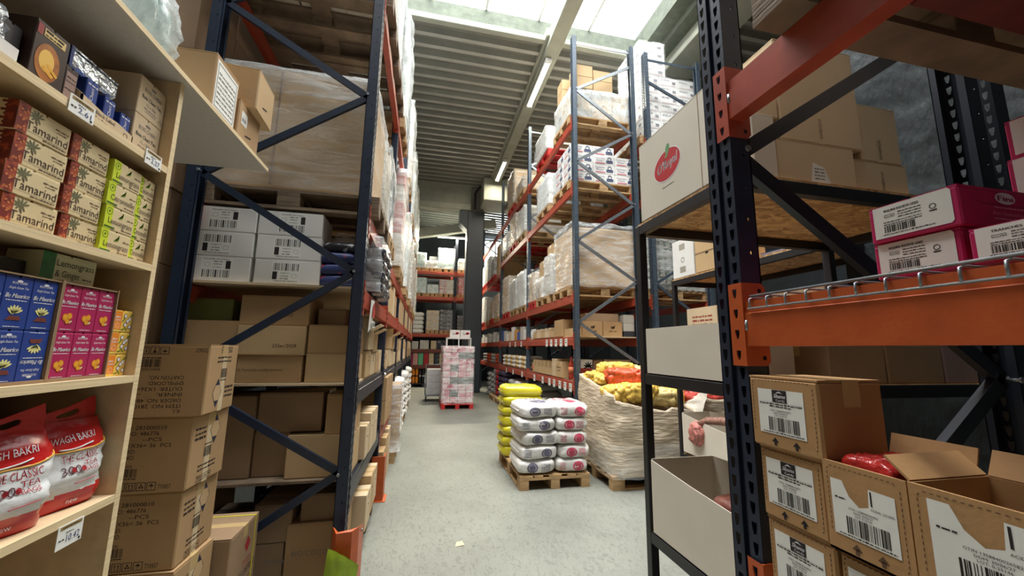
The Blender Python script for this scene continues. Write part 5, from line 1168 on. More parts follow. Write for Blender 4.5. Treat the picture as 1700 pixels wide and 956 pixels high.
# second black shelf further back
B2 = blackshelf('metal_shelf', 2.66, 3.35, 2.06, 3.80, [.46, 2.27], 'smaller black metal shelf standing between the right-hand racks', ztop=2.27)
def hook(t, F, wd, d, h):
    f = F['-x']; q = MB()
    for v in (.12, .72): q.rect(f, d*.35, h*v, d*.62, h*(v+.16), 0, .0006)
    part(q, 'tape_patch', mat('grey_tape', srgb(160, 154, 142), .5), t); part(MB().ring(f, d*.5, h*.45, .03, .008), 'print', INKG, t)
carton(2.67, 2.95, 3.42, 3.77, 2.2855, 2.70, 'white carton with grey tape patches on the smaller black shelf', WHITE, None, dec=hook)
for k in range(2): carton(2.67, 3.05, 2.92, 3.40, 2.2855+k*.20, 2.2855+k*.20+.199, 'tan carton with a dark hand hole on the smaller black shelf, %s' % ('lower', 'upper')[k], KRAFT2, None, group='tan cartons on the smaller shelf', dec=lambda t, F, wd, d, h: part(MB().rect(F['-x'], d*.32, h*.86, d*.40, h*.98, 0).rect(F['-x'], 0, h*.95, d*.7, h*.97, 0), 'hand_hole', DARK, t))
t = thing('book', 'flat blue book with white title lying on the smaller black shelf', 'book', (2.85, 2.45, 2.2855)); MB().box(2.68, 3.0, 2.22, 2.62, 2.302, 2.306).box(2.68, 3.0, 2.22, 2.62, 2.2855, 2.2895).build('cover', mat('book_blue', srgb(44, 58, 110), .4), t); MB().box(2.685, 3.0, 2.225, 2.615, 2.2896, 2.3018).build('pages', PAPER, t)
# carton with a netted bag, lower rail of the smaller shelf, with its tag
opencarton(2.665, 3.0, 3.12, 3.74, .4755, .87, 'white produce carton with a cut front on the smaller black shelf', CREAMG, None, [], front=(.30, .385))
t = thing('produce_bag', 'netted bag of red produce hanging over the white carton front', 'bag', (2.66, 3.5, .64), None, 0, local=True)
crinkle(MB(), 0, 0, .06, .065, .085, .115, 18, 14, .35, 9, .8).build('bag', mat('garlic_net', srgb(190, 120, 110), .5, var=.5, scale=40, bump=.5, bscale=30), t, local=True); MB().tube([(0, -.02, .15), (.04, -.10, .20), (.09, -.26, .22), (.12, -.4, .21)], .035, 8, rs=[.03, .035, .04, .035]).build('neck', mat('garlic_net2', srgb(150, 110, 96), .5, var=.4, scale=40), t, local=True)
t = thing('price_tag', 'white price card hooked on the rail below the produce carton', 'price tag', (2.652, 3.42, .36)); MB().box(2.654, 2.657, 3.36, 3.50, .34, .46).build('card', PAPER, t); F = faces(2.654, 2.657, 3.36, 3.50, .34, .46)['-x']; MB().rect(F, .01, .09, .13, .11, 0).fake(F, .02, .06, .12, .012, 0).bars(F, .03, .015, .11, .04, 10, 0).build('lettering', INKG, t)
opencarton(2.67, 3.0, 2.30, 3.05, .4755, .85, 'white carton with brown inner flap at the near end of the smaller shelf', CREAMG, None, [('-y', 1.3)], fl=.12)
carton(2.68, 3.1, 2.12, 2.28, .4755, .80, 'brown upright carton piece at the near end of the smaller shelf', KRAFT2, None)
carton(2.70, 3.2, 2.72, 3.10, 1.60, 1.96, 'carton with red print seen below the smaller black shelf top', KRAFTP, None) if False else None
MB().box(2.705, 3.305, 2.105, 3.755, 1.52, 1.538).build('deck_panel', OSB, B2)
for x_ in (2.661, 3.306): MB().box(x_, x_+.043, 2.106, 3.754, 1.465, 1.519).build('rail', BLACK, B2)
def redp(t, F, wd, d, h):
    q = MB()
    for k in range(4): q.fake(F['-x'], d*.2, h*(.45+k*.1), d*.85, .022, 0, .0008, k)
    part(q, 'lettering', mat('red_brown_ink', srgb(150, 70, 56), .6, var=0), t)
carton(2.70, 3.2, 3.18, 3.62, 1.5385, 1.94, 'carton with red print lines on the middle of the smaller shelf', KRAFTP, None, dec=redp)
carton(2.70, 3.2, 2.60, 3.15, 1.5385, 1.90, 'dull carton in the middle of the smaller shelf', KRAFT3, None)
carton(2.70, 3.2, 2.14, 2.56, 1.5385, 1.98, 'carton printed with a large letter B at the near end of the smaller shelf', KRAFT3, None, dec=lambda t, F, wd, d, h: part(MB().txt(F['-x'], 'B', d*.45, h*.52, .12, 0, off=.001, bold=.003), 'lettering', INK, t))
# ================================================================ loads in the right-hand rack
for i in range(3):
    for z in (1.04, 1.69): MB().box(2.17, 3.19, MY[i]+.105, MY[i+1]-.005, z+.0006, z+.014).build('deck_panel', KRAFTP if z > 1.5 else WOODG, rackM)
def dari(q, F, wx, wy, wz, n):
    nx, ny, nz = n
    for (f, L, c) in ((F['-y'], wx, nx), (F['-x'], wy, ny)):
        for k in range(nz):
            for i in range(c):
                u, v, w_, h = L*i/c, wz*k/nz, L/c, wz/nz; q.txt(f, 'Couscous', u+w_*.08, v+h*.62, h*.17, 0, w=w_*.44).txt(f, 'Moyen', u+w_*.14, v+h*.36, h*.17, 0, w=w_*.32).rect(f, u+w_*.10, v+h*.12, u+w_*.55, v+h*.22, 1).rect(f, u+w_*.60, v+h*.22, u+w_*.92, v+h*.50, 2).ring(f, u+w_*.76, v+h*.64, w_*.10, w_*.035, 2)
    return [mat('violet_ink', srgb(84, 70, 110), .6, var=0), mat('pink_ink', srgb(206, 110, 120), .6, var=0), mat('slate_ink', srgb(80, 90, 120), .6, var=0)]
GP = 'wooden pallets in the right-hand rack'; GW = 'wrapped loads in the right-hand rack'
TAN = mat('tan_pack', srgb(200, 176, 140), .6, var=.1, scale=6); GRY = mat('grey_pack', srgb(190, 186, 176), .55, var=.08, scale=6)
# level A (top)
pallet(2.72, 5.90, 5.151, 'pallet under the topmost load at the near end of the right rack', 'x', WOOD, group=GP)
wload(2.16, 3.28, 5.52, 6.30, 5.296, 5.80, 'film-wrapped load topped with tan cartons on the highest right beam', 3, 2, 4, GRY, FILMW, .02, 51, group=GW, ms=[TAN])
for k, (xa, xb, ya, yb, za, zb, n_) in enumerate(((2.24, 2.55, 5.50, 5.78, 5.815, 6.03, 'lower near left'), (2.24, 2.55, 5.50, 5.78, 6.031, 6.24, 'upper near left'), (2.57, 2.92, 5.52, 5.80, 5.815, 6.01, 'lower near right'), (2.57, 2.92, 5.52, 5.80, 6.011, 6.20, 'upper near right'), (2.14, 2.50, 5.86, 6.12, 5.815, 6.01, 'lower far'), (2.14, 2.50, 5.86, 6.12, 6.011, 6.20, 'upper far'))):
    carton(xa, xb, ya, yb, za, zb, 'tan carton on top of the highest right load, %s' % n_, KRAFT2, 'x', group='tan cartons on the highest right load')
pallet(2.72, 7.0, 5.151, 'second pallet on the highest right beam', 'x', REDW, group=GP); wload(2.10, 3.2, 6.62, 7.38, 5.296, 5.75, 'low wrapped load on the red pallet, highest right beam', 2, 2, 2, GRY, FILM, .03, 52, group=GW)
pallet(2.72, 8.9, 5.151, 'pallet on the highest right beam past the second post', 'x', WOOD, group=GP, detail=False); wload(2.12, 3.2, 8.5, 9.3, 5.296, 5.62, 'low wrapped load past the second post, highest right beam', 2, 2, 2, KRAFTP, FILM, .03, 53, group=GW)
pallet(2.72, 9.95, 5.151, 'far pallet on the highest right beam below the tan stack', 'x', REDW, group=GP, detail=False); wload(2.12, 3.2, 9.5, 10.35, 5.296, 6.25, 'tall wrapped tan stack at the far end of the highest right beam', 2, 2, 4, KRAFT2, FILM, .03, 54, group=GW)
# level B
pallet(2.72, 5.92, 4.041, 'pallet under the white couscous cartons in the right rack', 'x', WOOD, group=GP)
wload(2.16, 3.30, 5.52, 6.30, 4.186, 4.66, 'white lettered couscous cartons stacked on the second highest right beam', 3, 2, 3, WHITE, False, .02, 55, dec=dari, group=GW, jit=.001)
wload(2.16, 2.92, 5.53, 6.20, 4.664, 4.82, 'top layer of lettered couscous cartons on the right rack', 2, 2, 1, WHITE, False, .02, 155, dec=dari, group=GW, jit=.001)
pallet(2.72, 6.98, 4.041, 'second pallet on the second highest right beam', 'x', WOOD, group=GP); wload(2.13, 3.2, 6.58, 7.36, 4.186, 4.78, 'white wrapped load beside the couscous cartons', 2, 2, 3, WHITE, FILMW, .02, 56, group=GW)
for i, (y, h, m, fm, p) in enumerate(((8.72, .62, GRY, FILM, WOOD), (9.62, .75, KRAFT2, FILM, REDW), (10.6, .55, GRY, FILMW, WOOD))):
    pallet(2.72, y, 4.041, 'pallet past the second post on the second highest right beam, %s' % ORD[i], 'x', p, group=GP, detail=False); wload(2.12, 3.2, y-.38, y+.38, 4.186, 4.186+h, 'wrapped load past the second post on the second highest right beam, %s' % ORD[i], 2, 2, 3, m, fm, .03, 57+i, group=GW)
carton(2.15, 2.9, 11.45, 12.1, 3.7505, 4.75, 'tall tan carton at the third post of the right rack', KRAFT2, 'x')
for i, (y, h) in enumerate(((12.7, .6), (13.7, .85), (14.7, .7))):
    pallet(2.72, y, 3.751, 'far pallet on the second highest right beam, %s past the third post' % ORD[i], 'x', REDW, group=GP, detail=False); wload(2.12, 3.2, y-.4, y+.4, 3.896, 3.896+h, 'far wrapped load on the second highest right beam, %s past the third post' % ORD[i], 2, 2, 4, WHITE if i else GRY, FILMW, .02, 64+i, group=GW)
# level C
pallet(2.72, 5.95, 2.321, 'pallet under the big wrapped carton in the right rack', 'x', WOOD, group=GP)
t = thing('wrapped_carton', 'big brown carton wrapped in shiny film on the right rack', 'wrapped carton', (2.72, 5.95, 2.466))
MB().box(2.16, 3.27, 5.52, 6.34, 2.466, 3.42, bev=.03).build('body', KRAFT2, t); MB().box(2.17, 3.26, 5.53, 6.33, 3.42, 3.47, bev=.02).build('dark_lid', mat('dark_lid', srgb(92, 90, 80), .6, var=.3, scale=10), t)
film(2.145, 3.285, 5.505, 6.355, 2.478, 3.50, t, FILM, .02, 66, 14, .03)
cl = [(6.72, .62, .55, GRY, FILM, 'grey'), (7.42, .68, .70, WHITE, FILMW, 'tall white')]
pallet(2.72, 7.0, 2.321, 'pallet beside the big wrapped carton in the right rack', 'x', WOOD, group=GP)
wload(2.14, 3.2, 6.48, 6.90, 2.466, 3.20, 'wrapped grey stack beside the big film-wrapped carton', 2, 1, 4, GRY, FILM, .02, 67, group=GW)
carton(2.18, 2.6, 6.50, 6.84, 3.215, 3.40, 'tan carton on the wrapped grey stack in the right rack', KRAFT2, 'x')
wload(2.13, 3.2, 6.95, 7.34, 2.466, 2.86, 'low crumpled white-wrapped stack in the right rack', 2, 1, 2, KRAFT2, FILMW, .04, 68, group=GW)
for k in range(2): carton(2.16, 2.58, 6.98, 7.30, 2.875+k*.16, 3.034+k*.16, 'tan carton on the crumpled white stack, %s one' % ('lower', 'upper')[k], KRAFT2, 'x', group='tan cartons on the crumpled stack')
for i, (y, h, m, fm, p, d) in enumerate(((7.72, .60, TAN, FILM, REDW, .24), (8.62, .80, WHITE, FILMW, WOOD, .36), (9.46, .75, GRY, FILMW, WOOD, .38), (10.42, .98, TAN, FILM, REDW, .42))):
    pallet(2.72, y, 2.321, 'pallet on the third right beam, %s past the big wrapped carton' % ORD[i+1], 'x', p, group=GP, W=min(.8, d*2+.04), detail=i < 2); wload(2.12, 3.2, y-d, y+d, 2.466, 2.466+h, 'silvery wrapped load on the third right beam, %s past the big wrapped carton' % ORD[i+1], 2, 2, 4, m, fm, .03, 70+i, group=GW)
for i, (y, h, m) in enumerate(((11.85, .70, TAN), (12.8, .60, KRAFT2), (13.7, .8, GRY), (14.75, .95, WHITE))):
    pallet(2.72, y, 2.321, 'pallet on the third right beam past the third post, %s along' % ORD[i], 'x', (WOOD, REDW)[i % 2], group=GP, detail=False); wload(2.12, 3.2, y-.4, y+.4, 2.466, 2.466+h, 'wrapped load on the third right beam past the third post, %s along' % ORD[i], 2, 2, 4, m, FILM, .02, 75+i, group=GW)
# level D: cartons and open trays on the deck at 1.70
zD = 1.7045
def bird(t, F, wd, d, h):
    f = F['-y']; part(MB().ell(f, wd*.5, h*.60, .035, .022).poly(f, [(wd*.5, h*.62), (wd*.5+.05, h*.78), (wd*.5+.02, h*.55)], 0).fake(f, wd*.3, h*.32, wd*.7, .018, 0, seed=2), 'print', INKB, t)
carton(2.33, 2.66, 5.56, 5.9, zD, zD+.235, 'brown carton with a small bird print on the right deck, left', KRAFT, 'x', dec=bird, group='bird print cartons')
carton(2.67, 2.99, 5.56, 5.9, zD, zD+.235, 'brown carton with a small bird print on the right deck, right', KRAFT, 'x', dec=bird, group='bird print cartons')
carton(2.40, 2.95, 5.60, 5.9, zD+.236, zD+.36, 'flat brown carton on the two bird print cartons', KRAFT3, 'x')
for k in range(2): carton(3.02, 3.20, 5.56, 5.95, zD+.09+k*.13, zD+.219+k*.13, 'grey storage carton by the rear post on the right deck, %s' % ('lower', 'upper')[k], GRY, None, group='grey cartons by the rear post')
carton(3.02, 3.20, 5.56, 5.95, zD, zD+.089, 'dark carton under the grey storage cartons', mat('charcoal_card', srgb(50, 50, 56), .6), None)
carton(2.15, 2.45, 5.96, 6.36, zD, zD+.28, 'brown carton at the aisle edge of the right deck near the front post', KRAFT, 'x', dec=handle)
carton(2.18, 2.45, 5.60, 5.93, zD, zD+.12, 'cut-down brown tray at the front post on the right deck', KRAFT2, None)
r = random.Random(5)
y = 6.40
for k in range(5):
    opencarton(2.15, 2.46, y, y+.25, zD, zD+.15+.03*(k % 2), 'open brown tray along the right deck edge, %s from the near post' % ORD[k], (KRAFT2, KRAFTP)[k % 2], 'open trays on the right deck', [], front=.11, fl=.1); y += .262
for k in range(3): carton(2.5, 2.85, 6.45+k*.4, 6.8+k*.4, zD, zD+.24, 'brown carton behind the open trays on the right deck, %s' % ORD[k], KRAFT3, None, group='cartons behind the open trays')
def jar(x, y, z, rr, h, m, label, group, lid=None, cat='jar', name='jar'):
    t = thing(name, label, cat, (x, y, z), group, 0, local=True)
    link('glass', pm('jar%g_%g' % (rr, h), lambda: MB().lathe([(rr*.85, 0), (rr, .01), (rr, h*.78), (rr*.75, h*.88), (rr*.75, h*.9)], 10), m), t); link('lid', pm('lid%g_%g' % (rr, h), lambda: MB().lathe([(rr*.8, h*.88), (rr*.8, h), (rr*.7, h+.002)], 10), lid or WHITEG), t); return t
k = 0
for i in range(3):
    for j in range(2):
        jar(2.22+.13*j, 7.78+.09*i, zD, .05, .20, mat('pale_bottle2', srgb(206, 208, 204), .35, var=.05), 'white bottle at the second post on the right deck, %s of six' % ORD[k], 'white bottles on the right deck'); k += 1
for k in range(9):
    m_ = [WHITE, GRY, mat('blue_pack', srgb(60, 90, 160), .5), mat('amber_pack', srgb(206, 150, 70), .5), WHITE, KRAFTP][k % 6]
    carton(2.16, 2.5, 8.24+k*.32, 8.24+k*.32+.30, zD, zD+(.22, .30, .2, .26, .34, .24, .2, .28, .3)[k], '%s packet block on the right deck, %s past the second post' % (('white', 'grey', 'blue', 'amber', 'pale', 'tan')[k % 6], ORD[k]), m_, None, group='packet blocks on the right deck', cat='carton')
for k in range(10): carton(2.16, 2.5, 11.42+k*.40, 11.42+k*.40+.36, zD, zD+.20+.06*(k % 3), 'white tub block on the right deck, %s past the third post' % ORD[k], (WHITE, GRY)[k % 2], None, group='tub blocks on the far right deck')
# level E: deck at 1.054
zE = 1.0545
RB = mat('red_juice', srgb(150, 50, 34), .25, var=.12, scale=10); RC = mat('juice_label', srgb(206, 120, 80), .5, var=.1)
for k, (x, y) in enumerate(((2.22, 5.52), (2.21, 5.72))):
    t = thing('juice_bottle', 'red juice bottle on the right deck, %s the front post' % ('next to', 'one away from')[k], 'bottle', (x, y, zE), 'red juice bottles', 0, local=True)
    MB().lathe([(.045, 0), (.05, .01), (.05, .06), (.044, .075), (.05, .09), (.05, .19), (.04, .235), (.018, .285), (.017, .31)], 14).build('body', RB, t, local=True); MB().lathe([(.0515, .095), (.0515, .185)], 14).build('label', RC, t, local=True); MB().lathe([(.021, .308), (.021, .335), (.019, .337)], 12).build('cap', mat('cap_red', srgb(160, 40, 34), .4), t, local=True)
def palm(t, F, wd, d, h):
    f = F['-y']; part(MB().rect(f, 0, h*.02, wd*.95, h*.58), 'red_field', mat('palm_red', srgb(160, 56, 44), .5, var=.1), t); q = MB().poly(f, [(wd*.62, h*.04), (wd*.68, h*.04), (wd*.72, h*.62), (wd*.68, h*.62)], 0, .001)
    for k in range(7): a = math.radians(-20+k*37); q.ell(f, wd*.70+.035*math.cos(a), h*.66+.03*math.sin(a), .045, .012, 0, .001, a, 8)
    part(q, 'palm_print', INK, t)
carton(2.27, 2.50, 5.60, 5.95, zE, zE+.30, 'white carton with a dark palm tree print on the right deck', WHITE, None, dec=palm)
carton(2.52, 2.68, 5.62, 5.95, zE, zE+.29, 'brown carton right of the palm tree carton', KRAFT3, 'x'); carton(2.70, 3.15, 5.62, 5.95, zE, zE+.30, 'wide pale carton at the rear of the right deck', KRAFT2, 'x')
carton(2.15, 2.45, 5.98, 6.30, zE, zE+.25, 'printed tan carton left of the red juice bottles', KRAFT2, 'x', dec=lambda t, F, wd, d, h: part(MB().fake(F['-x'], d*.2, h*.6, d*.8, .03, 0, seed=3).fake(F['-x'], d*.2, h*.4, d*.7, .02, 0, seed=4), 'lettering', INKB, t))
carton(2.16, 2.45, 6.31, 6.52, zE, zE+.29, 'taller tan carton left of the printed tan carton', KRAFTP, 'x')
y = 6.55
for k in range(5):
    opencarton(2.15, 2.45, y, y+.22, zE, zE+.24, 'sloped open tan tray on the lower right deck, %s from the near post' % ORD[k], KRAFT2, 'sloped trays on the lower right deck', [], front=.13); y += .23
for k in range(6): jar(2.24+.11*(k % 2), 7.74+.10*(k//2), zE, .045, .15, mat('orange_jar', srgb(196, 96, 50), .4, var=.15), 'orange jar beside the sloped trays, %s of six' % ORD[k], 'orange jars', cat='jar')
WP = mat('white_pack', srgb(226, 226, 222), .45, var=.06, bump=.2); YP = mat('amber_bag', srgb(214, 180, 120), .45, var=.12, bump=.2); OP = mat('orange_bag', srgb(206, 84, 44), .4, var=.15, bump=.2); VP_ = mat('violet_bag', srgb(60, 50, 80), .4, var=.2, bump=.2); GPm = mat('grey_bag', srgb(170, 170, 170), .45, var=.1, bump=.2); RP = mat('red_bag', srgb(176, 40, 50), .4, var=.15, bump=.2)
for c in range(9):
    m_, nm_ = ((WP, 'white'), (YP, 'amber'), (WP, 'white'), (YP, 'amber'))[c % 4]
    for k in range(3): sack(2.34, 8.34+c*.30, zE+k*.095, .38, .27, .105, m_, 300+c % 3, '%s bag on the lower right deck, %s pile past the second post, %s' % (nm_, ORD[c], ('bottom', 'middle', 'top')[k]), 'bags on the lower right deck', n=10)
for c in range(8):
    m_, nm_ = ((OP, 'orange'), (OP, 'orange'), (GPm, 'grey'), (GPm, 'grey'))[c % 4]
    for k in range(3): sack(2.36, 11.6+c*.42, zE+k*.095, .40, .38, .105, m_, 310+c % 2, '%s bag on the lower right deck, %s pile past the third post, %s' % (nm_, ORD[c], ('bottom', 'middle', 'top')[k]), 'far bags on the lower right deck', n=8)
# cards on the beam fronts
k = 0
for (z, ys) in ((1.66, (5.72, 5.95, 6.2, 6.45, 6.7, 8.6, 9.2, 9.8)), (1.0, (5.55, 5.78, 6.02, 6.3, 6.55, 6.95, 7.5, 8.5, 9.4, 10.2))):
    for y in ys:
        t = thing('price_card', 'white price card on the %s right beam, %s from the near post' % (('upper deck', 'lower deck')[z < 1.5], ORD[k % 10]), 'price tag', (2.122, y, z-.11), 'price cards on the right beams'); MB().box(2.121, 2.124, y-.055, y+.055, z-.11, z+.01).build('card', PAPER, t); F = faces(2.121, 2.124, y-.055, y+.055, z-.11, z+.01)['-x']; MB().fake(F, .01, .09, .10, .012, 0).fake(F, .015, .05, .09, .02, 0, seed=k).build('lettering', INKG, t); k += 1
    k = 0
# ground level under the right rack: sacks
for c in range(3):
    for k in range(4): sack(2.62, 5.85+c*.62, .0005+k*.15, .85, .55, .165, WSK, 320+(k+c) % 3, 'white sack on the floor under the right rack, %s pile, %s tier' % (ORD[c], ('bottom', 'second', 'third', 'top')[k]), 'white sacks under the right rack', rz=R_(-.05, .05), n=12)
for c in range(3):
    for k in range(5): sack(2.55, 8.5+c*.62, .0005+k*.15, .85, .55, .165, (GPm, WSK, GPm)[c], 330+(k+c) % 3, 'pale sack on the floor past the second right post, %s pile, %s tier' % (ORD[c], ('bottom', 'second', 'third', 'fourth', 'top')[k]), 'pale sacks under the right rack', n=10)
pallet(2.6, 10.85, .0005, 'pallet under the violet sacks at the third right post', 'x', WOOD, detail=False, group=GP); pallet(2.6, 11.8, .0005, 'pallet under the red and grey sacks at the far right', 'x', WOOD, detail=False, group=GP)
for c, (y, m_, nm_) in enumerate(((10.6, VP_, 'violet'), (11.05, VP_, 'violet'), (11.55, RP, 'red'), (11.95, GPm, 'grey'), (12.5, GPm, 'grey'), (13.1, GPm, 'grey'))):
    for k in range(5): sack(2.5, y, (.146 if c < 4 else .0005)+k*.15, .80, .42, .165, m_, 340+c % 2, '%s sack in the %s pile at the far right of the aisle, %s tier' % (nm_, ORD[c], ('bottom', 'second', 'third', 'fourth', 'top')[k]), 'coloured sacks at the far right', n=10)
# ================================================================ rack behind: tall white cartons and cans
def smallp(q, F, wx, wy, wz, n):
    nx, ny, nz = n
    for (f, L, c) in ((F['-y'], wx, nx), (F['-x'], wy, ny)):
        for k in range(nz):
            for i in range(c):
                u, v, w_, h = L*i/c, wz*k/nz, L/c, wz/nz; q.fake(f, u+w_*.1, v+h*.68, u+w_*.55, h*.16, 0, seed=i+k).rect(f, u+w_*.08, v+h*.12, u+w_*.9, v+h*.18, 1).rect(f, u+w_*.70, v+h*.34, u+w_*.88, v+h*.62, 2)
    return [mat('pale_grey_ink', srgb(150, 146, 150), .6, var=0), mat('rose_ink', srgb(206, 170, 170), .6, var=0), mat('grey_ink_b', srgb(120, 118, 126), .6, var=0)]
pallet(4.02, 5.95, 5.001, 'pallet under the tall white carton tower on the rear rack', 'x', WOOD, group=GP)
wload(3.50, 4.60, 5.58, 6.38, 5.146, 6.35, 'broad lower part of the white carton tower on the rear rack', 3, 2, 7, WHITE, FILMC, .008, 81, dec=smallp, group=GW, jit=.002)
wload(3.50, 4.00, 5.58, 6.38, 6.36, 7.02, 'narrow top of the white carton tower near the skylight', 1, 2, 4, WHITE, FILMC, .008, 82, dec=smallp, group=GW, jit=.002)
pallet(4.02, 7.2, 5.001, 'pallet behind the white carton tower on the rear rack', 'x', WOOD, group=GP, detail=False); wload(3.42, 4.5, 6.7, 7.6, 5.146, 6.5, 'pale wrapped load behind the white carton tower', 2, 2, 5, WHITE, FILMW, .03, 83, group=GW)
CANM = mat('can_green', srgb(120, 140, 116), .4, metal=.2, var=0, col2=srgb(206, 206, 196), scale=9, ramp=(.45, .52))
pallet(4.02, 5.95, 2.321, 'pallet under the wrapped cans on the rear rack', 'x', WOOD, group=GP)
t = thing('wrapped_load', 'film-wrapped tiers of green-labelled cans on the rear rack', 'wrapped load', (4.0, 5.95, 2.466), GW)
for k in range(9):
    for i in range(9): link('can', pm('can', lambda: MB().lathe([(.055, 0), (.055, .105), (.05, .11)], 10), CANM), t, (-.5+i*.122, -.36, k*.12))
    for j in range(6): link('can', pm('can', lambda: MB().lathe([(.055, 0), (.055, .105), (.05, .11)], 10), CANM), t, (-.5, -.36+(j+1)*.122, k*.12))
    MB().box(3.44, 4.56, 5.53, 6.37, 2.466+k*.12+.111, 2.466+k*.12+.115).build('layer_card', GRY, t)
film(3.43, 4.57, 5.52, 6.38, 2.478, 3.56, t, FILM, .01, 84)
for k in range(8): jar(3.55+.12*k, 5.62, 1.0415, .05, .16, mat('amber_jar', srgb(196, 140, 70), .4, var=.2), 'amber jar in the row on the rear rack beam, %s from the left' % ORD[k], 'amber jars on the rear rack', lid=mat('red_lid', srgb(170, 60, 50), .4))
MB().box(3.50, 4.50, 5.52, 8.0, 1.0404, 1.0412).build('deck_panel', KRAFTP, rackB)
# ================================================================ aisle floor: sacks, octagonal bins
pallet(1.463, 4.90, .0005, 'wooden pallet in the aisle carrying white and yellow sacks', 'y', WOOD, group='wooden pallets', rz=0)
t = thing('slip_sheet', 'brown card sheet under the sacks on the aisle pallet', 'sheet', (1.46, 4.9, .146)); MB().box(1.075, 1.855, 4.31, 5.49, .1462, .1492).build('sheet', KRAFT, t)
WA = mat('clear_white_sack', srgb(218, 216, 212), .35, var=.05, scale=6, bump=.35, bscale=14, coat=.2)
def drape(q, me, axis, off=.0025):
    bv = BVHTree.FromPolygons([v.co for v in me.vertices], [tuple(p.vertices) for p in me.polygons]); d = V((0, 1, 0)) if axis == 'y' else V((0, 0, -1)); out = []
    for p in q.v:
        p = V(p); o = V((p.x, -2, p.z)) if axis == 'y' else V((p.x, p.y, 2)); h = bv.ray_cast(o, d)[0]
        out.append(tuple((h if h else p)-d*off))
    q.v = out; return q
def disc(b, F, cu, cv, ru, rv, mi, n=20, rings=4, r0=0):
    v = []
    for k in range(rings+1):
        f = r0+(1-r0)*k/rings+.001
        v += [b.pt(F, cu+ru*f*math.cos(2*math.pi*i/n), cv+rv*f*math.sin(2*math.pi*i/n), 0) for i in range(n)]
    b.add(v, [(k*n+i, k*n+(i+1) % n, (k+1)*n+(i+1) % n, (k+1)*n+i) for k in range(rings) for i in range(n)], mi, True)
def sprint(m1, seed):
    def fn(t, L, W, H):
        me = t.children[0].data; r = random.Random(seed); F = (V((-L/2, -W/2, 0)), V((1, 0, 0)), V((0, 0, 1)), V((0, -1, 0))); b = MB(); cu = L*(.38+.3*(seed % 2))
        disc(b, F, cu, H*.46, .062, .052, 0, r0=.72); disc(b, F, cu, H*.46, .036, .036, 0, r0=.0)
        for k in range(5): b.fake(F, L*(.12 if seed % 2 else .60), H*(.24+k*.10), L*(.30 if seed % 2 else .82), .009, 0, 0, seed+k)
        part(drape(b, me, 'y'), 'front_print', m1, t)
        F2 = (V((-L/2, -W/2, 0)), V((1, 0, 0)), V((0, 1, 0)), V((0, 0, 1))); b = MB(); disc(b, F2, L*.55, W*.34, L*.22, W*.15, 0, rings=7, n=26)
        for k in range(3): b.fake(F2, L*.18, W*(.58+.09*k), L*.82, .03, 0, 0, k+seed)
        part(drape(b, me, 'z'), 'top_print', m1, t)
    return fn
GI = mat('grey_violet_ink', srgb(100, 98, 120), .5, var=.1); PI_ = mat('rose_red_ink', srgb(196, 70, 96), .5, var=.1)
tn = ('bottom', 'second', 'third', 'fourth', 'top')
for k in range(5):
    sack(1.285+.012*((k*7) % 3-1), 4.60, .150+k*.146, .45, .60, .165, WA, 400+k % 3, 'white sack with grey print at the front left of the aisle pallet, %s tier' % tn[k], 'white sacks on the aisle pallet', rz=.05*((k % 3)-1), dec=sprint(GI, 400+k), n=24)
    sack(1.68+.012*((k*5) % 3-1), 4.60, .150+k*.146, .38, .60, .165, WA, 403+k % 3, 'white sack with rose print at the front right of the aisle pallet, %s tier' % tn[k], 'white sacks on the aisle pallet', rz=.05*((k % 2)-.5), dec=sprint(PI_, 405+k), n=24)
YS = mat('yellow_sack', srgb(206, 196, 44), .3, var=.10, scale=5, bump=.3, bscale=10, coat=.25)
for k in range(7): sack(1.28, 5.24, .150+k*.122, .54, .44, .150, YS, 410+k % 3, 'glossy yellow sack at the back left of the aisle pallet, %s tier' % ('bottom', 'second', 'third', 'fourth', 'fifth', 'sixth', 'top')[k], 'yellow sacks on the aisle pallet', rz=.05*((k % 3)-1), n=18, dec=lambda t, L, W, H: part(drape(MB().fake((V((-L*.4, -W*.3, 0)), V((1, 0, 0)), V((0, 1, 0)), V((0, 0, 1))), .05, .1, .3, .04, 0, 0, 3).fake((V((-L*.4, -W*.3, 0)), V((1, 0, 0)), V((0, 1, 0)), V((0, 0, 1))), .05, .18, .3, .03, 0, 0, 5), t.children[0].data, 'z'), 'print', LIMD, t))
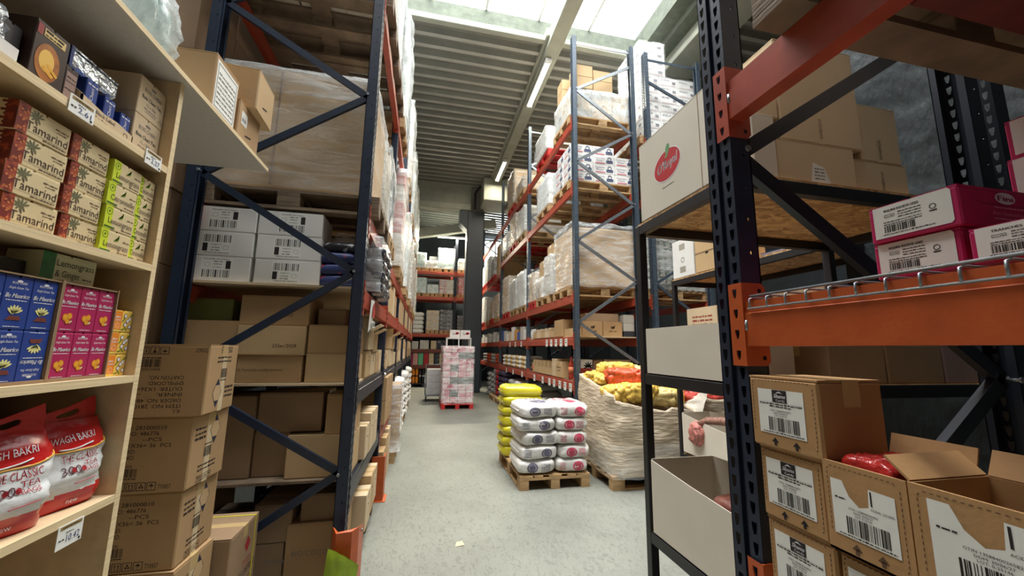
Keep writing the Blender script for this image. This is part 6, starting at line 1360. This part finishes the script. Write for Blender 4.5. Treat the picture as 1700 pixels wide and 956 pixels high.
# octagonal produce bins wrapped in film on pallets
BIN = mat('bin_paper', srgb(196, 180, 156), .7, var=.12, scale=3, stretch=(1, 1, 3), bump=.9, bscale=5, bstretch=(1.5, 1.5, 7))
def bin_(cx, cy, w_, d, z0, zs, label, seed):
    t = thing('produce_bin', label, 'bin', (cx, cy, z0)); b = MB(); ch = .10; hw, hd = w_/2, d/2
    per = []
    ring = [(-hw, -hd+ch), (-hw+ch, -hd), (hw-ch, -hd), (hw, -hd+ch), (hw, hd-ch), (hw-ch, hd), (-hw+ch, hd), (-hw, hd-ch)]
    for i in range(8):
        (x0, y0), (x1, y1) = ring[i], ring[(i+1) % 8]; n = 10 if i % 2 == 1 or True else 3
        for k in range(n): per.append((x0+(x1-x0)*k/n, y0+(y1-y0)*k/n))
    M = len(per); R = 24
    def P(i, j, off):
        x, y = per[i % M]; top = zs(x/hw, y/hd); f = j/R; z = z0+(top-z0)*f
        k = .022*fbm(x*5+seed, y*5, z*7)+.012*fbm(x*15+seed, y*15, z*26)+off; r = math.hypot(x, y); tp = .012*math.sin(f*math.pi); s = 1+(k+tp)/r
        return (cx+x*s, cy+y*s, z+(.02*fbm(x*9+seed, y*9, 3) if j == R else 0))
    v = [P(i, j, 0) for j in range(R+1) for i in range(M)]+[P(i, j, -.02) for j in range(R+1) for i in range(M)]; o = (R+1)*M; F = []
    for j in range(R):
        for i in range(M): F.append((j*M+i, j*M+(i+1) % M, (j+1)*M+(i+1) % M, (j+1)*M+i)); F.append((o+j*M+i, o+(j+1)*M+i, o+(j+1)*M+(i+1) % M, o+j*M+(i+1) % M))
    for i in range(M): F.append((R*M+i, R*M+(i+1) % M, o+R*M+(i+1) % M, o+R*M+i))
    b.add(v, F, 0, True); b.build('wall', BIN, t); v2 = [P(i, 0, -.02) for i in range(M)]; MB().add(v2, [tuple(range(M))]).build('base', KRAFT, t)
    film(cx-hw-.02, cx+hw+.02, cy-hd-.02, cy+hd+.02, z0+.004, z0+.35, t, FILMC, .02, seed, 12, .03, 'film_skirt', False)
    return t
pallet(2.63, 4.62, .0005, 'wooden pallet under the bin of potatoes', 'x', WOOD, L=1.16, W=1.0)
bin_(2.62, 4.62, 1.12, 1.08, .146, lambda u, v: 1.0+.10*v-.10*u-(.06 if v < -.9 and u < .3 else 0), 'large crinkled paper bin heaped with potato bags', 3)
bin_(3.78, 4.62, 1.08, 1.04, .146, lambda u, v: .92-.03*u, 'second paper bin holding red onion bags', 8)
pallet(3.78, 4.62, .0005, 'wooden pallet under the bin of onions', 'x', WOOD, L=1.12, W=1.0)
POT = mat('potato_net', srgb(216, 180, 84), .45, var=.22, scale=26, bump=.25, bscale=60); POT2 = mat('pale_potato_net', srgb(212, 188, 124), .45, var=.2, scale=26, bump=.25, bscale=60); ONI = mat('onion_net', srgb(204, 84, 48), .4, var=.35, scale=26, bump=.25, bscale=60); ONR = mat('red_onion_net', srgb(166, 62, 52), .4, var=.4, scale=20, bump=.25, bscale=60)
pb = [(2.30, 4.33, .90, .3, POT), (2.70, 4.30, .86, -.2, POT2), (3.00, 4.45, .84, .8, POT), (2.30, 4.75, 1.0, 1.2, POT), (2.75, 4.72, 1.02, .1, POT), (2.95, 4.95, .90, -.5, POT2), (2.38, 5.0, 1.02, .2, POT), (2.42, 4.50, 1.08, -.35, ONI), (2.72, 4.55, 1.05, .5, POT), (2.50, 4.85, 1.14, .1, POT), (2.84, 4.86, 1.10, .9, POT2), (2.46, 4.28, .92, .15, POT)]
for k, (x, y, z, rz, m_) in enumerate(pb):
    sack(x, y, z, .46, .32, .20, m_, 500+k, ('orange net of carrots lying among the potato bags' if m_ is ONI else 'yellow net bag of potatoes in the paper bin, %s placed from the front' % ORD[k]), 'potato bags', rz, lump=.030, n=40, name='produce_bag')
for k, (x, y, z, rz) in enumerate(((3.45, 4.40, .80, .2), (3.85, 4.38, .78, -.4), (3.5, 4.8, .86, .9), (3.95, 4.8, .84, .1), (3.65, 4.58, .98, -.2), (4.0, 4.55, .93, .6), (3.75, 4.95, 1.0, .3))):
    sack(x, y, z, .46, .34, .20, ONR, 520+k, 'red net bag of onions in the second bin, %s placed from the front' % ORD[k], 'onion bags', rz, lump=.030, n=40, name='produce_bag')
t = thing('bin_liner', 'pale paper liner sticking up between the potato and onion bins', 'liner', (3.2, 4.3, .8)); MB().grid(lambda u, v: (3.16+.10*v+.02*fbm(u*4, v*4, 1), 4.06+u*.6, .80+v*.26*(1-.8*u)), 10, 8).build('sheet', mat('liner_paper', srgb(206, 200, 188), .7, bump=.4, bscale=10), t)
# ================================================================ far end of the aisle
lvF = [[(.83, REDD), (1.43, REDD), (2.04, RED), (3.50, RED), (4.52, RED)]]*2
FX, FY = 2.0, 15.62
rackF = rack('pallet_rack', 'dark pallet rack with red beams closing the far end of the aisle', 0, 1, 1.0, [0, .85, 3.55], 5.9, lvF, NAVYD, RED, [(0, .3), (1, 1.2), (0, 2.1), (1, 3.0), (0, 3.9), (1, 4.8), (0, 5.6)], False)
rackF.rotation_euler[2] = math.pi/2; rackF.location = (FX, FY+.5, 0)
for z in (.83, 1.43):
    for a, c in ((.96, 3.54),): MB().box(.03, .97, a, c, z+.0006, z+.012).build('deck_panel', WOODG, rackF)
TEAL = mat('pale_teal_film', srgb(200, 222, 222), .4, var=.08, scale=5, bump=.4, bscale=8); DSK = mat('dark_pack', srgb(44, 46, 56), .5, var=0, col2=srgb(120, 120, 130), scale=7, ramp=(.55, .62)); PKM = mat('pink_mix', srgb(206, 150, 160), .5, var=0, col2=srgb(210, 206, 180), scale=5, ramp=(.45, .55))
GF = 'loads on the far rack'
def fl(x0, x1, z0, h, lab, nx, nz, m, fm, seed, depth=.8, p=WOOD):
    pallet((x0+x1)/2, FY+.45, z0+.001, 'pallet under the %s' % lab, 'x', p, L=max(.5, x1-x0), W=depth, detail=False, group='pallets on the far rack'); wload(x0, x1, FY+.05, FY+.05+depth, z0+.146, z0+.146+h, lab, nx, 2, nz, m, fm, .02, seed, group=GF)
fl(-.62, -.12, 4.52, .62, 'small teal-wrapped stack at the top left of the far rack', 1, 4, TEAL, FILMW, 601)
fl(-.10, .36, 4.52, .30, 'low pale stack on top of the far rack', 1, 2, WHITE, FILMW, 602)
fl(.38, 1.0, 4.52, .85, 'tall teal-wrapped stack at the top of the far rack', 1, 6, TEAL, FILMW, 603)
carton(.02, .36, FY+.5, FY+.85, 4.98, 5.25, 'grey carton on the low pale stack of the far rack', mat('dark_grey_card', srgb(96, 98, 98), .7), None)
fl(1.22, 1.6, 4.52, .45, 'small white stack right of the far rack post', 1, 3, WHITE, FILM, 604)
fl(-.62, -.05, 3.50, .62, 'pale striped stack on the second highest far beam', 1, 5, TEAL, FILM, 605)
fl(-.02, .42, 3.50, .36, 'low teal stack in the middle of the far rack', 1, 2, TEAL, FILMW, 606)
fl(.46, 1.02, 3.50, .58, 'pink and cream stack in the middle of the far rack', 1, 4, PKM, FILM, 607)
fl(1.22, 1.6, 3.50, .7, 'red striped stack right of the far rack post', 1, 5, WB[3], FILM, 608)
fl(.02, .50, 2.04, .78, 'brown and white wrapped stack on the third far beam', 1, 4, TAN, FILM, 610, p=WOOD)
fl(.54, 1.04, 2.04, .82, 'stack of dark patterned packs on the third far beam', 1, 5, DSK, FILMC, 611)
fl(1.22, 1.6, 2.04, .6, 'dark stack right of the far rack post', 1, 4, DSK, FILMC, 612)
for k in range(5): sack(-.36, FY+.42, 2.05+k*.165, .56, .62, .185, WP, 620+k % 2, 'white sack on the far rack left pile, %s tier' % tn[k], 'white sacks on the far rack', n=12)
for k, (x, w_, h, m_, nm_) in enumerate(((-.40, .30, .30, GRY, 'grey'), (-.02, .34, .34, GRY, 'second grey'), (.34, .22, .33, KRAFTP, 'tan'), (.60, .34, .36, DSK, 'dark'))): carton(x-w_/2, x+w_/2, FY+.06, FY+.4, 1.443, 1.443+h, '%s block on the fourth deck of the far rack' % nm_, m_, None, group='blocks on the fourth far deck')
cols = [MAG, WB[1], mat('mint', srgb(96, 176, 130), .5, var=.1), RP, TAN, DSK, TAN, DSK]
for k in range(8):
    for j in range(3): carton(-.62+k*.20, -.44+k*.20, FY+.05, FY+.3, .8435+j*.15, .992+j*.15, 'small coloured packet on the fifth far deck, %s column, %s' % (ORD[k], ('bottom', 'middle', 'top')[j]), cols[k], None, group='coloured packets on the far rack')
drk = [mat('drink_dark', srgb(40, 34, 40), .3), mat('drink_orange', srgb(230, 140, 40), .35), mat('drink_yellow', srgb(226, 214, 60), .35), mat('drink_pale', srgb(190, 190, 170), .35)]
t0 = pallet(.05, FY+.42, .0005, 'dark pallet under the drink bottles at the foot of the far rack', 'x', DSK, detail=False)
for k in range(10):
    for j in range(2):
        c_ = (1, 1, 1, 0, 0, 3, 3, 2, 2, 3)[k]; jar(-.50+k*.125, FY+.12, .146+j*.30, .055, .29, drk[c_], '%s drink bottle at the foot of the far rack, %s tier, %s along' % (('dark', 'orange', 'yellow', 'pale')[c_], ('lower', 'upper')[j], ORD[k]), 'drink bottles at the far rack', lid=drk[0] if c_ == 1 else WHITEG, cat='bottle', name='bottle')
# ---- pink wrapped stack on a red pallet
pallet(.86, 10.66, .0005, 'red pallet at the end of the aisle under the pink stack', 'y', REDW, group='red pallets')
PNK = mat('pink_pack', srgb(216, 150, 160), .5, var=0, col2=srgb(228, 216, 214), scale=11, ramp=(.46, .56)); PNK2 = mat('pink_pack_b', srgb(190, 96, 116), .5, var=0, col2=srgb(226, 206, 208), scale=11, ramp=(.5, .58)); GPK = mat('grey_green_pack', srgb(90, 100, 92), .5, var=.2)
t = thing('wrapped_load', 'tall film-wrapped stack of pink packs on the red pallet', 'wrapped load', (.86, 10.66, .146)); r = random.Random(3)
for k in range(9):
    z = .146+k*.155
    for i in range(4): b = MB().box(.47+i*.195+.003, .47+(i+1)*.195-.003, 10.08, 11.24, z, z+.15, bev=.012).build('pack', r.choice((PNK, PNK, PNK2, GPK) if k % 2 else (PNK, PNK2, PNK)), t)
film(.455, 1.265, 10.06, 11.26, .13, 1.56, t, FILM, .012, 630, 10, .02)
# ---- white tube frame behind it with a white carton on top
t = thing('display_stand', 'white tube display stand behind the pink stack', 'stand', (1.0, 11.6, 0)); 
for (x, y) in ((.62, 11.40), (1.30, 11.40), (.62, 11.85), (1.30, 11.85)): MB().box(x-.015, x+.015, y-.015, y+.015, .0005, 1.80).build('post', WHITEG, t)
for z in (.5, 1.1, 1.78):
    MB().box(.62, 1.30, 11.385, 11.415, z-.015, z+.015).build('rail', WHITEG, t); MB().box(.62, 1.30, 11.835, 11.865, z-.015, z+.015).build('rail', WHITEG, t)
    for x in (.62, 1.30): MB().box(x-.012, x+.012, 11.415, 11.835, z-.012, z+.012).build('rail', WHITEG, t)
    MB().box(.64, 1.28, 11.41, 11.84, z+.0155, z+.022).build('shelf_board', WHITEG, t)
MB().box(.94, .97, 11.39, 11.41, .5, 1.8).build('post', WHITEG, t)
def berry(t, F, wd, d, h):
    f = F['-y']; q = MB().txt(f, 'So', wd*.25, h*.35, h*.3, 1)
    for u, v in ((.62, .55), (.70, .62), (.68, .48), (.82, .55)): q.ell(f, wd*u, h*v, .025, .025, 0)
    part(q, 'print', [RP, INK], t)
for k in range(2): carton(.70+k*.30, .985+k*.30, 11.42, 11.8, 1.803, 2.02, 'white carton with red dots on the display stand, %s' % ('left', 'right')[k], WHITE, None, dec=berry, group='white cartons on the display stand')
for k in range(4): carton(.70+k*.14, .82+k*.14, 11.45, 11.7, 1.123, 1.42, 'grey packet on the display stand, %s from the left' % ORD[k], GRY, None, group='packets on the display stand')
# ---- trolley with grey crates
t = thing('trolley', 'grey metal trolley standing left of the pink stack', 'trolley', (.30, 11.9, 0))
for (x, y) in ((.10, 11.55), (.50, 11.55), (.10, 12.15), (.50, 12.15)):
    w_ = MB().tube([(x-.015, y, .065), (x+.015, y, .065)], .064, 14).build('wheel', BLACK, t); MB().box(x-.025, x+.025, y-.03, y+.03, .13, .15).box(x-.024, x-.019, y-.02, y+.02, .05, .13).box(x+.019, x+.024, y-.02, y+.02, .05, .13).build('fork', GALV, w_)
MB().box(.06, .54, 11.5, 12.2, .15, .19).build('platform', GALV, t)
for pts in ([(.07, 12.18, .19), (.07, 12.18, 1.0), (.53, 12.18, 1.0), (.53, 12.18, .19)], [(.07, 11.52, .19), (.05, 11.46, .62), (.05, 11.9, .7), (.07, 12.18, .75)], [(.53, 11.52, .19), (.55, 11.46, .62), (.55, 11.9, .7), (.53, 12.18, .75)]): MB().tube(pts, .014, 8).build('tube_frame', GALV, t)
for k in range(4): carton(.10, .50, 11.55, 12.12, .1905+k*.175, .364+k*.175, 'grey sack-wrapped pack on the trolley, %s' % ('bottom', 'second', 'third', 'top')[k], mat('grey_bundle', srgb(190, 190, 190), .5, var=.1, bump=.4, bscale=10), None, name='bundle', cat='bundle', group='grey bundles on the trolley')
carton(.45, .68, 14.9, 15.2, .0, .3, 'yellow bin', YELB, None) if False else None
t = thing('paper_scrap', 'small pale paper scrap lying on the concrete floor', 'paper scrap', (.33, 3.28, .0005)); MB().add([(.30, 3.25, .002), (.37, 3.26, .004), (.36, 3.33, .003), (.31, 3.31, .006)], [(0, 1, 2, 3)]).build('scrap', KRAFTP, t)
t = thing('wall_box', 'small white box fixed to the dark back wall', 'wall unit', (1.15, 18.3, 5.0)); MB().box(.98, 1.30, 18.15, 18.398, 5.35, 5.75, bev=.02).build('casing', WHITEG, t); MB().box(1.02, 1.26, 18.145, 18.149, 5.40, 5.46).build('grille', GALV, t)
